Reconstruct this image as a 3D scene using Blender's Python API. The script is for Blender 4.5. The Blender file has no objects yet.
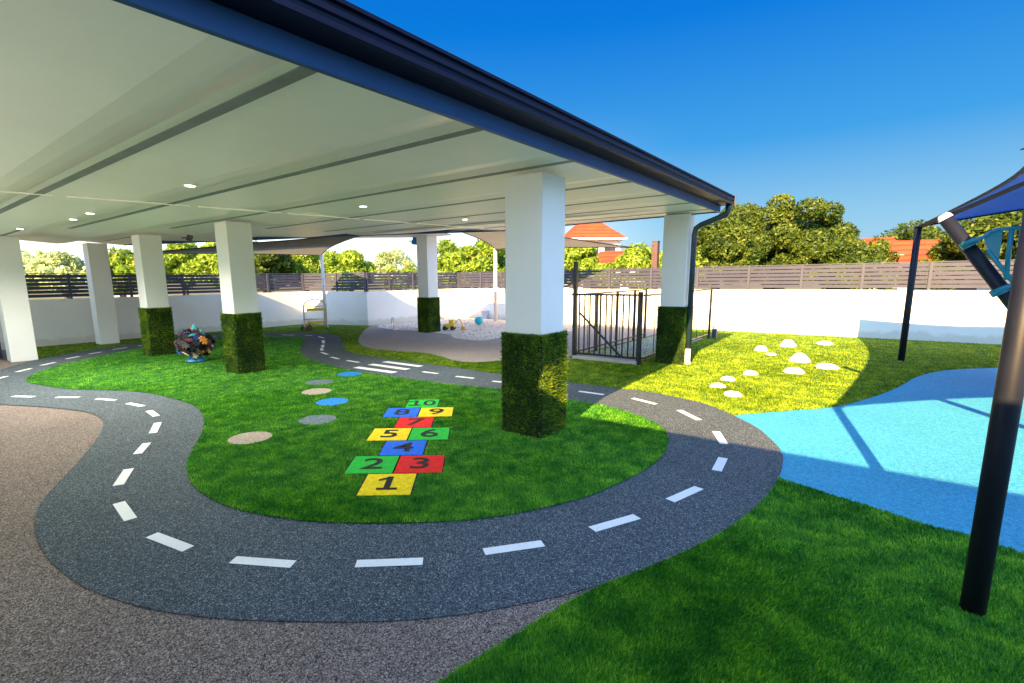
import bpy, bmesh, math, random
import numpy as np
from mathutils import Vector, Matrix
random.seed(7); rng = np.random.default_rng(7)
S = bpy.context.scene
COL = S.collection
R = math.radians

# ------------------------------------------------------------------ camera
F_PX, CX, CY = 503.53, 481.17, 363.4
YAW, PIT, ROL = R(38.838), R(9.575), R(-0.704)
EYE = Vector((0, 0, 1.6))
fw = Vector((math.cos(YAW)*math.cos(PIT), math.sin(YAW)*math.cos(PIT), -math.sin(PIT)))
rt0 = Vector((math.sin(YAW), -math.cos(YAW), 0)); up0 = rt0.cross(fw)
rt = rt0*math.cos(ROL) + up0*math.sin(ROL)
up = up0*math.cos(ROL) - rt0*math.sin(ROL)
cd = bpy.data.cameras.new('camera'); cam = bpy.data.objects.new('camera', cd); COL.objects.link(cam)
cd.sensor_width = 36; cd.lens = F_PX/1024*36
cd.shift_x = (512-CX)/1024; cd.shift_y = (CY-341.5)/1024
cd.clip_start = .05; cd.clip_end = 3000
M = Matrix((rt, up, -fw)).transposed().to_4x4(); M.translation = EYE
cam.matrix_world = M
S.camera = cam

def ray(px, py):
    return fw + rt*((px-CX)/F_PX) - up*((py-CY)/F_PX)
def G(px, py, z=0.0):                      # survey of the photo: a point of the picture taken down to a level
    d = ray(px, py); t = (z-EYE.z)/d.z
    return (EYE.x+d.x*t, EYE.y+d.y*t)
def AX(px, py, X):
    d = ray(px, py); t = X/d.x
    return Vector((X, d.y*t, EYE.z+d.z*t))
def DIR(px, dist):                         # ground position seen in column px, dist metres away
    d = ray(px, 283); n = math.hypot(d.x, d.y)
    return (d.x/n*dist, d.y/n*dist)
def ZAT(px, py, x, y):
    d = ray(px, py); return EYE.z + d.z*math.hypot(x, y)/math.hypot(d.x, d.y)
def zs(x, y): return 2.47+.02*x+.004*y     # soffit level (falls towards the house)
def SOF(px, py):
    d = ray(px, py); t = (2.47-1.6)/(d.z-.02*d.x-.004*d.y)
    return (d.x*t, d.y*t)

# ------------------------------------------------------------------ objects
def obj(name, bm, mat, parent=None, smooth=False, bevel=0):
    me = bpy.data.meshes.new(name)
    if isinstance(bm, bmesh.types.BMesh):
        bmesh.ops.recalc_face_normals(bm, faces=bm.faces)
        bm.to_mesh(me); bm.free()
    else:
        me = bm
    o = bpy.data.objects.new(name, me); COL.objects.link(o)
    if mat is not None and len(me.materials) == 0: me.materials.append(mat)
    if parent: o.parent = parent
    if smooth:
        for p in me.polygons: p.use_smooth = True
    if bevel:
        m = o.modifiers.new('bevel', 'BEVEL'); m.width = bevel; m.segments = 2; m.limit_method = 'ANGLE'
    return o
def tag(o, label=None, cat=None, group=None, kind=None):
    if label: o['label'] = label
    if cat: o['category'] = cat
    if group: o['group'] = group
    if kind: o['kind'] = kind
    return o
def empty(name, loc, rz=0, **k):
    o = bpy.data.objects.new(name, None); COL.objects.link(o); o.location = loc; o.rotation_euler = (0, 0, rz)
    o.empty_display_size = .2
    return tag(o, **k)
def struct(name, bm, mat, **k):
    return tag(obj(name, bm, mat, **k), kind='structure')
def NB(): return bmesh.new()
def box(bm, lo, hi, rz=0, piv=None):
    vs = [bm.verts.new((x, y, z)) for z in (lo[2], hi[2]) for x, y in ((lo[0], lo[1]), (hi[0], lo[1]), (hi[0], hi[1]), (lo[0], hi[1]))]
    for f in ((3, 2, 1, 0), (4, 5, 6, 7), (0, 1, 5, 4), (1, 2, 6, 5), (2, 3, 7, 6), (3, 0, 4, 7)):
        bm.faces.new([vs[i] for i in f])
    if rz:
        c = Vector(piv or ((lo[0]+hi[0])/2, (lo[1]+hi[1])/2, 0))
        bmesh.ops.rotate(bm, verts=vs, cent=c, matrix=Matrix.Rotation(rz, 3, 'Z'))
    return bm
def bar(bm, a, b, w, h, upv=(0, 0, 1)):    # rectangular bar from a to b, w wide, h tall
    a, b = Vector(a), Vector(b); d = (b-a).normalized(); u = Vector(upv)
    s = d.cross(u)
    if s.length < 1e-4: s = d.cross(Vector((1, 0, 0)))
    s.normalize(); u = s.cross(d)
    vs = [bm.verts.new(p + s*sx*w/2 + u*sz*h/2) for p in (a, b) for sx, sz in ((-1, -1), (1, -1), (1, 1), (-1, 1))]
    for f in ((3, 2, 1, 0), (4, 5, 6, 7), (0, 1, 5, 4), (1, 2, 6, 5), (2, 3, 7, 6), (3, 0, 4, 7)):
        bm.faces.new([vs[i] for i in f])
    return bm
def tube(bm, pts, r, n=14, r2=None, caps=True):
    pts = [Vector(p) for p in pts]; rings = []
    prev = None
    for i, p in enumerate(pts):
        d = (pts[min(i+1, len(pts)-1)]-pts[max(i-1, 0)]).normalized()
        s = prev - d*prev.dot(d) if prev else d.orthogonal()
        s.normalize(); prev = s; t = d.cross(s)
        rr = r if r2 is None else r+(r2-r)*i/(len(pts)-1)
        rings.append([bm.verts.new(p+(s*math.cos(a)+t*math.sin(a))*rr) for a in (2*math.pi*k/n for k in range(n))])
    for A, B in zip(rings, rings[1:]):
        for k in range(n): bm.faces.new((A[k], A[(k+1) % n], B[(k+1) % n], B[k]))
    if caps:
        bm.faces.new(rings[0][::-1]); bm.faces.new(rings[-1])
    return bm
def lathe(bm, c, prof, n=24, squash=1.0, wob=0, rz=0):   # prof: (r, z)
    rings = []
    ph = random.random()*6
    for r, z in prof:
        rings.append([bm.verts.new((c[0]+math.cos(a+rz)*r*(1+wob*math.sin(3*a+ph)+wob*.6*math.sin(5*a+2*ph)),
                                    c[1]+math.sin(a+rz)*r*squash*(1+wob*math.sin(3*a+ph)), c[2]+z)) for a in (2*math.pi*k/n for k in range(n))])
    for A, B in zip(rings, rings[1:]):
        for k in range(n): bm.faces.new((A[k], A[(k+1) % n], B[(k+1) % n], B[k]))
    bm.faces.new(rings[0][::-1]); bm.faces.new(rings[-1])
    return bm
def sheet(pts, z, thick=0):
    bm = NB()
    vs = [bm.verts.new((x, y, z)) for x, y in pts]
    f = bm.faces.new(vs); f.normal_update()
    if f.normal.z < 0: f.normal_flip()
    bmesh.ops.triangulate(bm, faces=[f])
    if thick:
        r = bmesh.ops.extrude_face_region(bm, geom=bm.faces[:])
        for v in r['geom']:
            if isinstance(v, bmesh.types.BMVert): v.co.z -= thick
    return bm
def flat(name, pts, z, mat, parent=None):  # single-sided up-facing sheet
    me = bpy.data.meshes.new(name); bm = sheet(pts, z)
    for f in bm.faces:
        f.normal_update()
        if f.normal.z < 0: f.normal_flip()
    bm.to_mesh(me); bm.free()
    return obj(name, me, mat, parent)
def smooth(pts, k=6):
    P = [Vector(p) for p in pts]; out = []
    for i in range(len(P)-1):
        a, b, c, d = P[max(i-1, 0)], P[i], P[i+1], P[min(i+2, len(P)-1)]
        for j in range(k):
            t = j/k
            q = .5*((2*b)+(c-a)*t+(2*a-5*b+4*c-d)*t*t+(3*b-a-3*c+d)*t**3)
            out.append((q.x, q.y))
    out.append((P[-1].x, P[-1].y))
    return out
def inside(poly, X, Y):
    c = np.zeros(X.shape, bool); n = len(poly); j = n-1
    for i in range(n):
        xi, yi = poly[i]; xj, yj = poly[j]
        if yi != yj:
            c ^= ((yi > Y) != (yj > Y)) & (X < (xj-xi)*(Y-yi)/(yj-yi)+xi)
        j = i
    return c
def tri_mesh(name, V, nper=3):             # V: (N, nper, 3)
    N = V.shape[0]
    me = bpy.data.meshes.new(name)
    me.vertices.add(N*nper); me.vertices.foreach_set('co', V.reshape(-1).astype(np.float32))
    me.loops.add(N*nper); me.loops.foreach_set('vertex_index', np.arange(N*nper, dtype=np.int32))
    me.polygons.add(N)
    me.polygons.foreach_set('loop_start', np.arange(0, N*nper, nper, dtype=np.int32))
    me.update(calc_edges=True)
    return me

# ------------------------------------------------------------------ materials
def mat(name, base=(.5, .5, .5), rough=.6, metal=0, spec=.5, emis=None, estr=0):
    m = bpy.data.materials.new(name); m.use_nodes = True
    b = m.node_tree.nodes['Principled BSDF']
    b.inputs['Base Color'].default_value = (*base, 1); b.inputs['Roughness'].default_value = rough
    b.inputs['Metallic'].default_value = metal; b.inputs['Specular IOR Level'].default_value = spec
    if emis: b.inputs['Emission Color'].default_value = (*emis, 1); b.inputs['Emission Strength'].default_value = estr
    return m
def nd(m, t, **k):
    n = m.node_tree.nodes.new(t)
    for a, v in k.items():
        if a in n.inputs: n.inputs[a].default_value = v
        else: setattr(n, a, v)
    return n
def ln(m, a, b): m.node_tree.links.new(a, b)
def ramp(m, stops, fac, interp='LINEAR'):
    r = nd(m, 'ShaderNodeValToRGB'); r.color_ramp.interpolation = interp
    e = r.color_ramp.elements
    while len(e) < len(stops): e.new(.5)
    for i, (p, c) in enumerate(stops): e[i].position = p; e[i].color = (*c, 1)
    ln(m, fac, r.inputs[0]); return r
def mix(m, a, b, f, mode='MIX'):
    x = nd(m, 'ShaderNodeMix', data_type='RGBA', blend_type=mode)
    for s, i in ((f, 0), (a, 6), (b, 7)):
        if hasattr(s, 'links'): ln(m, s, x.inputs[i])
        else: x.inputs[i].default_value = s if i == 0 else (*s, 1)
    return x.outputs[2]
def coords(m): 
    return nd(m, 'ShaderNodeNewGeometry').outputs['Position']
def varied(name, base, rough=.6, amp=.12, scale=1.5, fine=0, bump=0, bscale=80, **k):
    """paint-like surface: large soft patches, fine grain, optional bump"""
    m = mat(name, base, rough, **k); b = m.node_tree.nodes['Principled BSDF']; P = coords(m)
    n = nd(m, 'ShaderNodeTexNoise', Scale=scale, Detail=5.0, Roughness=.6); ln(m, P, n.inputs['Vector'])
    lo = tuple(c*(1-amp) for c in base); hi = tuple(min(1, c*(1+amp*.8)) for c in base)
    r = ramp(m, [(.3, lo), (.7, hi)], n.outputs[0]); out = r.outputs[0]
    if fine:
        n2 = nd(m, 'ShaderNodeTexNoise', Scale=60.0, Detail=3.0); ln(m, P, n2.inputs['Vector'])
        r2 = ramp(m, [(.3, (1-fine,)*3), (.7, (1+0*fine,)*3)], n2.outputs[0])
        out = mix(m, out, r2.outputs[0], 1.0, 'MULTIPLY')
    ln(m, out, b.inputs['Base Color'])
    if bump:
        n3 = nd(m, 'ShaderNodeTexNoise', Scale=bscale, Detail=4.0); ln(m, P, n3.inputs['Vector'])
        bp = nd(m, 'ShaderNodeBump', Strength=bump, Distance=.01); ln(m, n3.outputs[0], bp.inputs['Height']); ln(m, bp.outputs[0], b.inputs['Normal'])
    return m
def granule(name, stops, scale=130., rough=.85, patch=.15, tint=None, bump=.5):
    """EPDM rubber crumb: coloured granules bound together"""
    m = mat(name, (.3, .3, .3), rough, spec=.3); b = m.node_tree.nodes['Principled BSDF']; P = coords(m)
    v = nd(m, 'ShaderNodeTexVoronoi', Scale=scale); ln(m, P, v.inputs['Vector'])
    sep = nd(m, 'ShaderNodeSeparateColor'); ln(m, v.outputs['Color'], sep.inputs[0])
    r = ramp(m, stops, sep.outputs[0], 'CONSTANT'); out = r.outputs[0]
    n = nd(m, 'ShaderNodeTexNoise', Scale=.9, Detail=6.0, Roughness=.65); ln(m, P, n.inputs['Vector'])
    r2 = ramp(m, [(.3, (1-patch,)*3), (.72, (1+patch*.6,)*3)], n.outputs[0])
    out = mix(m, out, r2.outputs[0], 1.0, 'MULTIPLY')
    n4 = nd(m, 'ShaderNodeTexNoise', Scale=28.0, Detail=2.0); ln(m, P, n4.inputs['Vector'])
    r4 = ramp(m, [(.3, (.82,)*3), (.7, (1.1,)*3)], n4.outputs[0])
    out = mix(m, out, r4.outputs[0], 1.0, 'MULTIPLY')
    ln(m, out, b.inputs['Base Color'])
    bp = nd(m, 'ShaderNodeBump', Strength=bump, Distance=.004); ln(m, v.outputs['Distance'], bp.inputs['Height']); bp.invert = True
    ln(m, bp.outputs[0], b.inputs['Normal'])
    return m
def leafy(name, dark, mid, light, trans=.35, scale=.7, rough=.5):
    m = bpy.data.materials.new(name); m.use_nodes = True; nt = m.node_tree
    b = nt.nodes['Principled BSDF']; out = nt.nodes['Material Output']
    g = nd(m, 'ShaderNodeNewGeometry')
    n = nd(m, 'ShaderNodeTexNoise', Scale=scale, Detail=4.0, Roughness=.6); ln(m, g.outputs['Position'], n.inputs['Vector'])
    a = nd(m, 'ShaderNodeMath', operation='MULTIPLY_ADD'); a.inputs[1].default_value = .5
    ln(m, g.outputs['Random Per Island'], a.inputs[0])
    s = nd(m, 'ShaderNodeMath', operation='MULTIPLY_ADD'); ln(m, n.outputs[0], s.inputs[0]); s.inputs[1].default_value = 1.3; s.inputs[2].default_value = -.4
    ln(m, s.outputs[0], a.inputs[2])
    r = ramp(m, [(.1, dark), (.5, mid), (.95, light)], a.outputs[0])
    ln(m, r.outputs[0], b.inputs['Base Color']); b.inputs['Roughness'].default_value = rough; b.inputs['Specular IOR Level'].default_value = .3
    if trans:
        t = nd(m, 'ShaderNodeBsdfTranslucent'); ln(m, r.outputs[0], t.inputs['Color'])
        mx = nd(m, 'ShaderNodeMixShader'); mx.inputs[0].default_value = trans
        ln(m, b.outputs[0], mx.inputs[1]); ln(m, t.outputs[0], mx.inputs[2]); ln(m, mx.outputs[0], out.inputs['Surface'])
    return m

K = {}
K['brown_rubber'] = granule('brown_rubber', [(0, (.035, .03, .03)), (.14, (.20, .145, .12)), (.4, (.27, .22, .20)), (.66, (.12, .09, .08)), (.86, (.44, .37, .33))], 180., patch=.16)
K['road_rubber'] = granule('road_rubber', [(0, (.015, .028, .04)), (.25, (.08, .11, .135)), (.5, (.045, .07, .095)), (.78, (.14, .175, .195)), (.94, (.33, .33, .32))], 185., patch=.14)
K['pad_rubber'] = granule('pad_rubber', [(0, (.2, .17, .15)), (.3, (.36, .31, .28)), (.7, (.42, .38, .35))], 120., patch=.1)
K['blue_rubber'] = granule('blue_rubber', [(0, (.03, .31, .50)), (.35, (.05, .38, .57)), (.7, (.10, .45, .62)), (.92, (.035, .27, .44))], 150., patch=.10, bump=.3)
K['slate_rubber'] = granule('slate_rubber', [(0, (.06, .10, .13)), (.4, (.10, .15, .18)), (.8, (.2, .26, .28))], 130.)
K['disc_blue'] = granule('disc_blue', [(0, (.01, .17, .5)), (.5, (.015, .22, .6))], 130., patch=.06)
K['disc_brown'] = granule('disc_brown', [(0, (.26, .22, .17)), (.4, (.36, .31, .26)), (.8, (.44, .38, .33))], 130.)
K['white_line'] = varied('white_line', (.84, .86, .87), .7, .05, 3, fine=.1)
for n, c in dict(yellow=(.95, .68, .0), green=(.005, .50, .04), red=(.80, .006, .008), cobalt=(.004, .14, .80), black=(.012, .012, .015)).items():
    K['paint_'+n] = granule('paint_'+n, [(0, tuple(x*.88 for x in c)), (.4, c), (.8, tuple(min(1, x*1.08+.004) for x in c))], 140., patch=.05, bump=.3)
K['turf_base'] = varied('turf_base', (.015, .13, .004), .9, .45, 3.0, fine=.4, bump=.6, bscale=150)
K['turf'] = leafy('turf', (.010, .11, .010), (.058, .32, .018), (.36, .68, .035), .4, 5.0, .55)
K['turf_back'] = leafy('turf_back', (.03, .09, .003), (.17, .30, .006), (.52, .60, .02), .4, 4.0, .55)
K['wrap_base'] = varied('wrap_base', (.006, .022, .003), .95, .4, 6.0)
K['wrap'] = leafy('wrap', (.008, .035, .002), (.06, .15, .004), (.40, .52, .015), .1, 3.0, .6)
K['white_paint'] = varied('white_paint', (.80, .81, .80), .6, .04, .8, fine=.03, bump=.08, bscale=120)
K['wall_paint'] = varied('wall_paint', (.84, .83, .80), .75, .05, .6, fine=.05, bump=.15, bscale=90)
m = K['wall_paint']; b_ = m.node_tree.nodes['Principled BSDF']; src = b_.inputs['Base Color'].links[0].from_socket
sz = nd(m, 'ShaderNodeSeparateXYZ'); ln(m, coords(m), sz.inputs[0]); nz = nd(m, 'ShaderNodeTexNoise', Scale=4.0, Detail=5.0); ln(m, coords(m), nz.inputs['Vector'])
ad = nd(m, 'ShaderNodeMath', operation='MULTIPLY_ADD'); ln(m, nz.outputs[0], ad.inputs[0]); ad.inputs[1].default_value = -.28; ln(m, sz.outputs['Z'], ad.inputs[2])
rz_ = ramp(m, [(0, (.82, .80, .74)), (.08, (1, 1, 1))], ad.outputs[0]); ln(m, mix(m, src, rz_.outputs[0], 1.0, 'MULTIPLY'), b_.inputs['Base Color'])
K['soffit'] = varied('soffit', (.90, .90, .82), .42, .05, .7, fine=.02, spec=1.0)
K['seam'] = varied('seam', (.21, .24, .23), .7, .2, 3)
K['batten'] = mat('batten', (.9, .88, .76), .5, emis=(1, .93, .75), estr=.16)  # faint emission added so the strip reads brighter than the soffit
K['gutter'] = varied('gutter', (.003, .007, .028), .5, .2, 4, spec=.15)
K['fascia'] = varied('fascia', (.008, .06, .18), .5, .15, 2, spec=.3)
K['downpipe'] = varied('downpipe', (.02, .045, .07), .3, .2, 5)
K['roofing'] = varied('roofing', (.05, .06, .08), .4, .15, 2)
K['slat'] = varied('slat', (.042, .045, .085), .5, .15, 2.2, fine=.08)
K['fpost'] = varied('fpost', (.055, .058, .095), .5, .1, 2)
K['black_metal'] = varied('black_metal', (.012, .013, .016), .35, .2, 8)
K['post_metal'] = varied('post_metal', (.010, .012, .022), .5, .25, 6, spec=.3, bump=.05, bscale=60)
K['brown_metal'] = varied('brown_metal', (.09, .05, .045), .5, .15, 6)
K['sail_navy'] = varied('sail_navy', (.008, .045, .26), .85, .15, 2, fine=.15)
K['web'] = mat('web', (.006, .008, .015), .8)
K['teal'] = varied('teal', (.01, .20, .27), .35, .15, 5)
K['white_cap'] = mat('white_cap', (.8, .8, .8), .4)
K['concrete'] = varied('concrete', (.42, .42, .42), .8, .12, 2.5, fine=.2, bump=.2)
K['stone_white'] = varied('stone_white', (.86, .85, .80), .85, .06, 6, fine=.12, bump=.5, bscale=60)
K['sand'] = varied('sand', (.72, .64, .54), .95, .12, 2.0, fine=.25, bump=.6, bscale=25)
K['pebble'] = leafy('pebble', (.08, .06, .05), (.28, .2, .16), (.6, .5, .42), 0, 2, .8)
K['lamp'] = mat('lamp', (.9, .9, .9), .5, emis=(1, .93, .75), estr=9)
K['steel'] = mat('steel', (.55, .56, .58), .3, .9)
K['earth'] = varied('earth', (.12, .13, .06), .95, .35, .15)
K['trunk'] = varied('trunk', (.13, .09, .06), .9, .3, 6, bump=.5, bscale=20)
K['terracotta'] = varied('terracotta', (.55, .075, .015), .75, .25, 1.2, fine=.2)
m = K['terracotta']; b_ = m.node_tree.nodes['Principled BSDF']; src = b_.inputs['Base Color'].links[0].from_socket
wv = nd(m, 'ShaderNodeTexWave', Scale=1.1, Distortion=.6); wv.bands_direction = 'Z'; ln(m, coords(m), wv.inputs['Vector'])
ln(m, mix(m, src, ramp(m, [(0, (.55, .5, .5)), (.5, (1, 1, 1))], wv.outputs[0]).outputs[0], 1.0, 'MULTIPLY'), b_.inputs['Base Color'])
K['cream_wall'] = varied('cream_wall', (.8, .7, .6), .8, .05, .4)
K['glass'] = mat('glass', (.03, .04, .05), .08)
K['blue_door'] = varied('blue_door', (.01, .07, .16), .4, .15, 3)

def sail_mat():
    m = bpy.data.materials.new('sail_tan'); m.use_nodes = True; nt = m.node_tree
    b = nt.nodes['Principled BSDF']; b.inputs['Roughness'].default_value = .9
    P = coords(m); n = nd(m, 'ShaderNodeTexNoise', Scale=1.5, Detail=4.0); ln(m, P, n.inputs['Vector'])
    r = ramp(m, [(.3, (.24, .23, .18)), (.7, (.32, .30, .24))], n.outputs[0]); ln(m, r.outputs[0], b.inputs['Base Color'])
    t = nd(m, 'ShaderNodeBsdfTranslucent'); t.inputs['Color'].default_value = (.32, .30, .22, 1)
    mx = nd(m, 'ShaderNodeMixShader'); mx.inputs[0].default_value = .3
    ln(m, b.outputs[0], mx.inputs[1]); ln(m, t.outputs[0], mx.inputs[2]); ln(m, mx.outputs[0], nt.nodes['Material Output'].inputs['Surface'])
    return m
K['sail_tan'] = sail_mat()
def translucent(m, col, f):
    nt = m.node_tree; b = nt.nodes['Principled BSDF']
    t = nd(m, 'ShaderNodeBsdfTranslucent'); t.inputs['Color'].default_value = (*col, 1)
    mx = nd(m, 'ShaderNodeMixShader'); mx.inputs[0].default_value = f
    ln(m, b.outputs[0], mx.inputs[1]); ln(m, t.outputs[0], mx.inputs[2]); ln(m, mx.outputs[0], nt.nodes['Material Output'].inputs['Surface'])
translucent(K['sail_navy'], (.01, .08, .42), .35)

# ------------------------------------------------------------------ light
SKYREAR = (9.5, 13.2, 18.5)
SUN = Vector((-1.96, -.39, 1)).normalized()
w = bpy.data.worlds.new('World'); S.world = w; w.use_nodes = True
wt = w.node_tree; bg = wt.nodes['Background']
sky = wt.nodes.new('ShaderNodeTexSky'); sky.sky_type = 'NISHITA'; sky.sun_disc = False
sky.sun_elevation = math.asin(SUN.z); sky.sun_rotation = math.atan2(SUN.x, SUN.y) % (2*math.pi)
sky.air_density = 1.0; sky.dust_density = .3; sky.ozone_density = 2.5
def wn(t, **k):
    n = wt.nodes.new(t)
    for a_, v in k.items(): setattr(n, a_, v)
    return n
hs = wn('ShaderNodeHueSaturation'); hs.inputs['Saturation'].default_value = 1.2; hs.inputs['Value'].default_value = 1.0
wt.links.new(sky.outputs[0], hs.inputs['Color'])
tcw = wn('ShaderNodeTexCoord')
def lobe(direction, c0_, c1_):             # soft bright part of the sky around a direction
    d = Vector(direction).normalized()
    v = wn('ShaderNodeVectorMath', operation='DOT_PRODUCT'); wt.links.new(tcw.outputs['Generated'], v.inputs[0]); v.inputs[1].default_value = d
    m_ = wn('ShaderNodeMapRange', interpolation_type='SMOOTHSTEP'); m_.inputs['From Min'].default_value = math.cos(R(c0_)); m_.inputs['From Max'].default_value = math.cos(R(c1_))
    wt.links.new(v.outputs['Value'], m_.inputs['Value']); return m_.outputs[0]
def wmix(a_, col, f, mode='ADD'):
    x_ = wn('ShaderNodeMix', data_type='RGBA', blend_type=mode); wt.links.new(a_, x_.inputs[6]); x_.inputs[7].default_value = (*col, 1); wt.links.new(f, x_.inputs[0]); return x_.outputs[2]
rear = lobe((-.78, -.62, .45), 98, 25)     # bright hazy half of the sky round the sun
haze = lobe((math.cos(R(82)), math.sin(R(82)), .06), 66, 28)   # whitish horizon over the left fence
sx_ = wn('ShaderNodeSeparateXYZ'); wt.links.new(tcw.outputs['Generated'], sx_.inputs[0])
mr = wn('ShaderNodeMapRange', interpolation_type='SMOOTHSTEP'); mr.inputs['From Min'].default_value = .30; mr.inputs['From Max'].default_value = .04
wt.links.new(sx_.outputs['Z'], mr.inputs['Value'])
hz = wn('ShaderNodeMath', operation='MULTIPLY'); wt.links.new(haze, hz.inputs[0]); wt.links.new(mr.outputs[0], hz.inputs[1])
sr = wn('ShaderNodeValToRGB'); wt.links.new(sx_.outputs['Z'], sr.inputs[0])
SK = [(0.0, (.44, .70, .86)), (.10, (.27, .58, .84)), (.22, (.05, .36, .82)), (.40, (.0, .20, .74)), (.60, (.0, .115, .60)), (1.0, (.0, .07, .4))]
while len(sr.color_ramp.elements) < len(SK): sr.color_ramp.elements.new(.5)
for i_, (p_, q_) in enumerate(SK): sr.color_ramp.elements[i_].position = p_; sr.color_ramp.elements[i_].color = (*q_, 1)
sc_ = wn('ShaderNodeMix', data_type='RGBA', blend_type='MULTIPLY'); sc_.inputs[0].default_value = 1; wt.links.new(sr.outputs[0], sc_.inputs[6]); sc_.inputs[7].default_value = (6.7, 6.7, 6.7, 1)
sm_ = wn('ShaderNodeMix', data_type='RGBA'); sm_.inputs[0].default_value = .97; wt.links.new(hs.outputs[0], sm_.inputs[6]); wt.links.new(sc_.outputs[2], sm_.inputs[7])
c_ = wmix(sm_.outputs[2], SKYREAR, rear); c_ = wmix(c_, (8, 7.6, 6.8), hz.outputs[0])
wt.links.new(c_, bg.inputs['Color'])
bg.inputs['Strength'].default_value = .15
sd = bpy.data.lights.new('sun', 'SUN'); sd.energy = 23; sd.angle = R(.5); sd.color = (1, .64, .27)
so = bpy.data.objects.new('sun', sd); COL.objects.link(so)
so.rotation_euler = (-SUN).to_track_quat('-Z', 'Y').to_euler(); so.location = (-20, -4, 12)
S.view_settings.view_transform = 'Standard'; S.view_settings.look = 'None'; S.view_settings.exposure = 0; S.view_settings.gamma = 1.0

# ------------------------------------------------------------------ ground surfaces
ISL_BOT = [(27, 383), (66, 389.5), (133, 392), (168, 398), (195, 407), (204, 420), (202, 434), (193, 451), (187, 466), (191, 483), (204, 496), (231, 509), (266, 517), (310, 523), (380, 525), (450, 523), (500, 518), (550, 508), (590, 497), (625, 482), (650, 468), (664, 455), (668, 443)]
ISL_TOP = [(666, 434), (660, 427), (645, 420), (625, 412.5), (600, 406), (567, 400.5), (504, 391), (440, 384), (390, 377), (352, 371), (322, 364), (306, 358.5), (300.5, 353), (301, 347), (305, 341), (303, 338), (290, 337), (265, 337), (235, 337.8), (200, 340), (168, 344.5), (143, 348.5), (113, 354), (85, 360), (55, 367), (34, 375), (27, 379.5)]
island = smooth([G(*q) for q in ISL_BOT+ISL_TOP+[ISL_BOT[0]]])[:-1]
RD_LOW = [(0, 405), (44, 407.5), (84, 412), (100, 418), (103, 427), (95, 442), (75, 466), (53, 489), (38, 509), (35, 526), (40, 546), (53, 564), (75, 582), (106, 597), (155, 611), (213, 619), (284, 622.5), (380, 622.5), (450, 617), (500, 609.5), (560, 597), (603, 585)]
RD_RGT = [(603, 585), (650, 567.5), (700, 545), (740, 521), (765, 499), (779, 478), (783, 460), (780, 450), (770, 439), (755, 427), (730, 414.5), (705, 404.5), (680, 398.5), (650, 392.5), (620, 389), (567, 382.5), (502, 375), (470, 370), (420, 363.5), (377, 357.5), (350, 352.5), (343, 347), (342, 341), (338, 336.5), (325, 334), (300, 333), (265, 333.8), (235, 334.2), (200, 335.6), (173, 338), (144, 342.5), (113, 347), (79, 352), (40, 359), (0, 370)]
rd_low = smooth([G(*q) for q in RD_LOW]); rd_rgt = smooth([G(*q) for q in RD_RGT])
road_poly = [(-.8, 9.25)] + rd_low + rd_rgt[1:] + [(-.8, 13.6)]

flat('outer_ground', [(-700, -700), (900, -700), (900, 900), (-700, 900)], -.03, K['earth'])['kind'] = 'structure'
YARD = [(-3, -14), (15.95, -14), (15.95, 13.9), (11.4, 14.25), (10.6, 16.95), (-3, 16.95)]
YL = [(-12, -14)]+YARD[1:-1]+[(-12, 16.95)]
tag(flat('rubber_paving', YL, 0, K['brown_rubber']), kind='structure', label='speckled brown rubber paving in the foreground')
K['apron'] = varied('apron', (.40, .60, .72), .8, .08, 1.5, fine=.1)  # pale blue tint of the added light bouncer
tag(flat('bounce_apron', [(-30, 1.0), (-.6, 1.0), (-.6, 16.9), (-30, 16.9)], .004, K['apron']), kind='structure', label='added pale apron bouncing light up to the ceiling, behind the canopy')  # unseen sheet, added to throw light up onto the soffit
road = tag(flat('road', road_poly, .008, K['road_rubber']), kind='structure', label='toy road of speckled blue grey rubber')

BLU_TOP = [(733, 415.6), (790, 411), (832.5, 407.5), (855, 402.5), (880, 395), (900, 386.5), (915, 378), (936, 372), (960, 369.5), (1000, 368), (1060, 367)]
BLU_BOT = [(783, 480), (790, 482.5), (824, 493), (878, 510), (927.5, 526), (969, 536.6), (1024, 555), (1100, 578)]
blu_top = smooth([G(*q) for q in BLU_TOP]); blu_bot = smooth([G(*q) for q in BLU_BOT])
blue = blu_top + [(12.9, -7), (5.2, -7), (3.9, -3)] + blu_bot[::-1] + [G(770, 470), G(765, 445)]
tag(flat('blue_softfall', blue, .004, K['blue_rubber']), kind='structure', label='bright blue rubber softfall patch')
# small cut of the blue sheet lies under the road sheet (4 mm higher)

def along(poly_line, a, b):                # part of a smoothed edge between two survey points
    f = lambda q: min(range(len(poly_line)), key=lambda i: (poly_line[i][0]-q[0])**2+(poly_line[i][1]-q[1])**2)
    i, j = f(a), f(b)
    return poly_line[i:j+1] if i <= j else poly_line[j:i+1][::-1]
lawnB = [G(733, 415.6)] + blu_top[1:] + [(13.4, -7), (15.9, -7), (15.9, 13.9), (11.38, 14.2), (10.58, 16.9), (2.45, 16.9), (2.45, 14.5)] + [G(38, 357.5)] + along(rd_rgt, G(40, 359), G(730, 414.5))
near_edge = smooth([G(*q) for q in [(603, 585), (560, 608), (500, 646), (440, 684), (380, 725), (300, 785)]])
lawnC = near_edge + [(.3, .6), (.2, -5), (3.6, -5), (3.9, -3)] + blu_bot[::-1] + along(rd_rgt, G(779, 478), G(603, 585))[:-1]
tag(flat('island_turf', island, .014, K['turf_base']), kind='structure')
tag(flat('back_turf', lawnB, .004, K['turf_base']), kind='structure')
tag(flat('front_turf', lawnC, .004, K['turf_base']), kind='structure')

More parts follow.
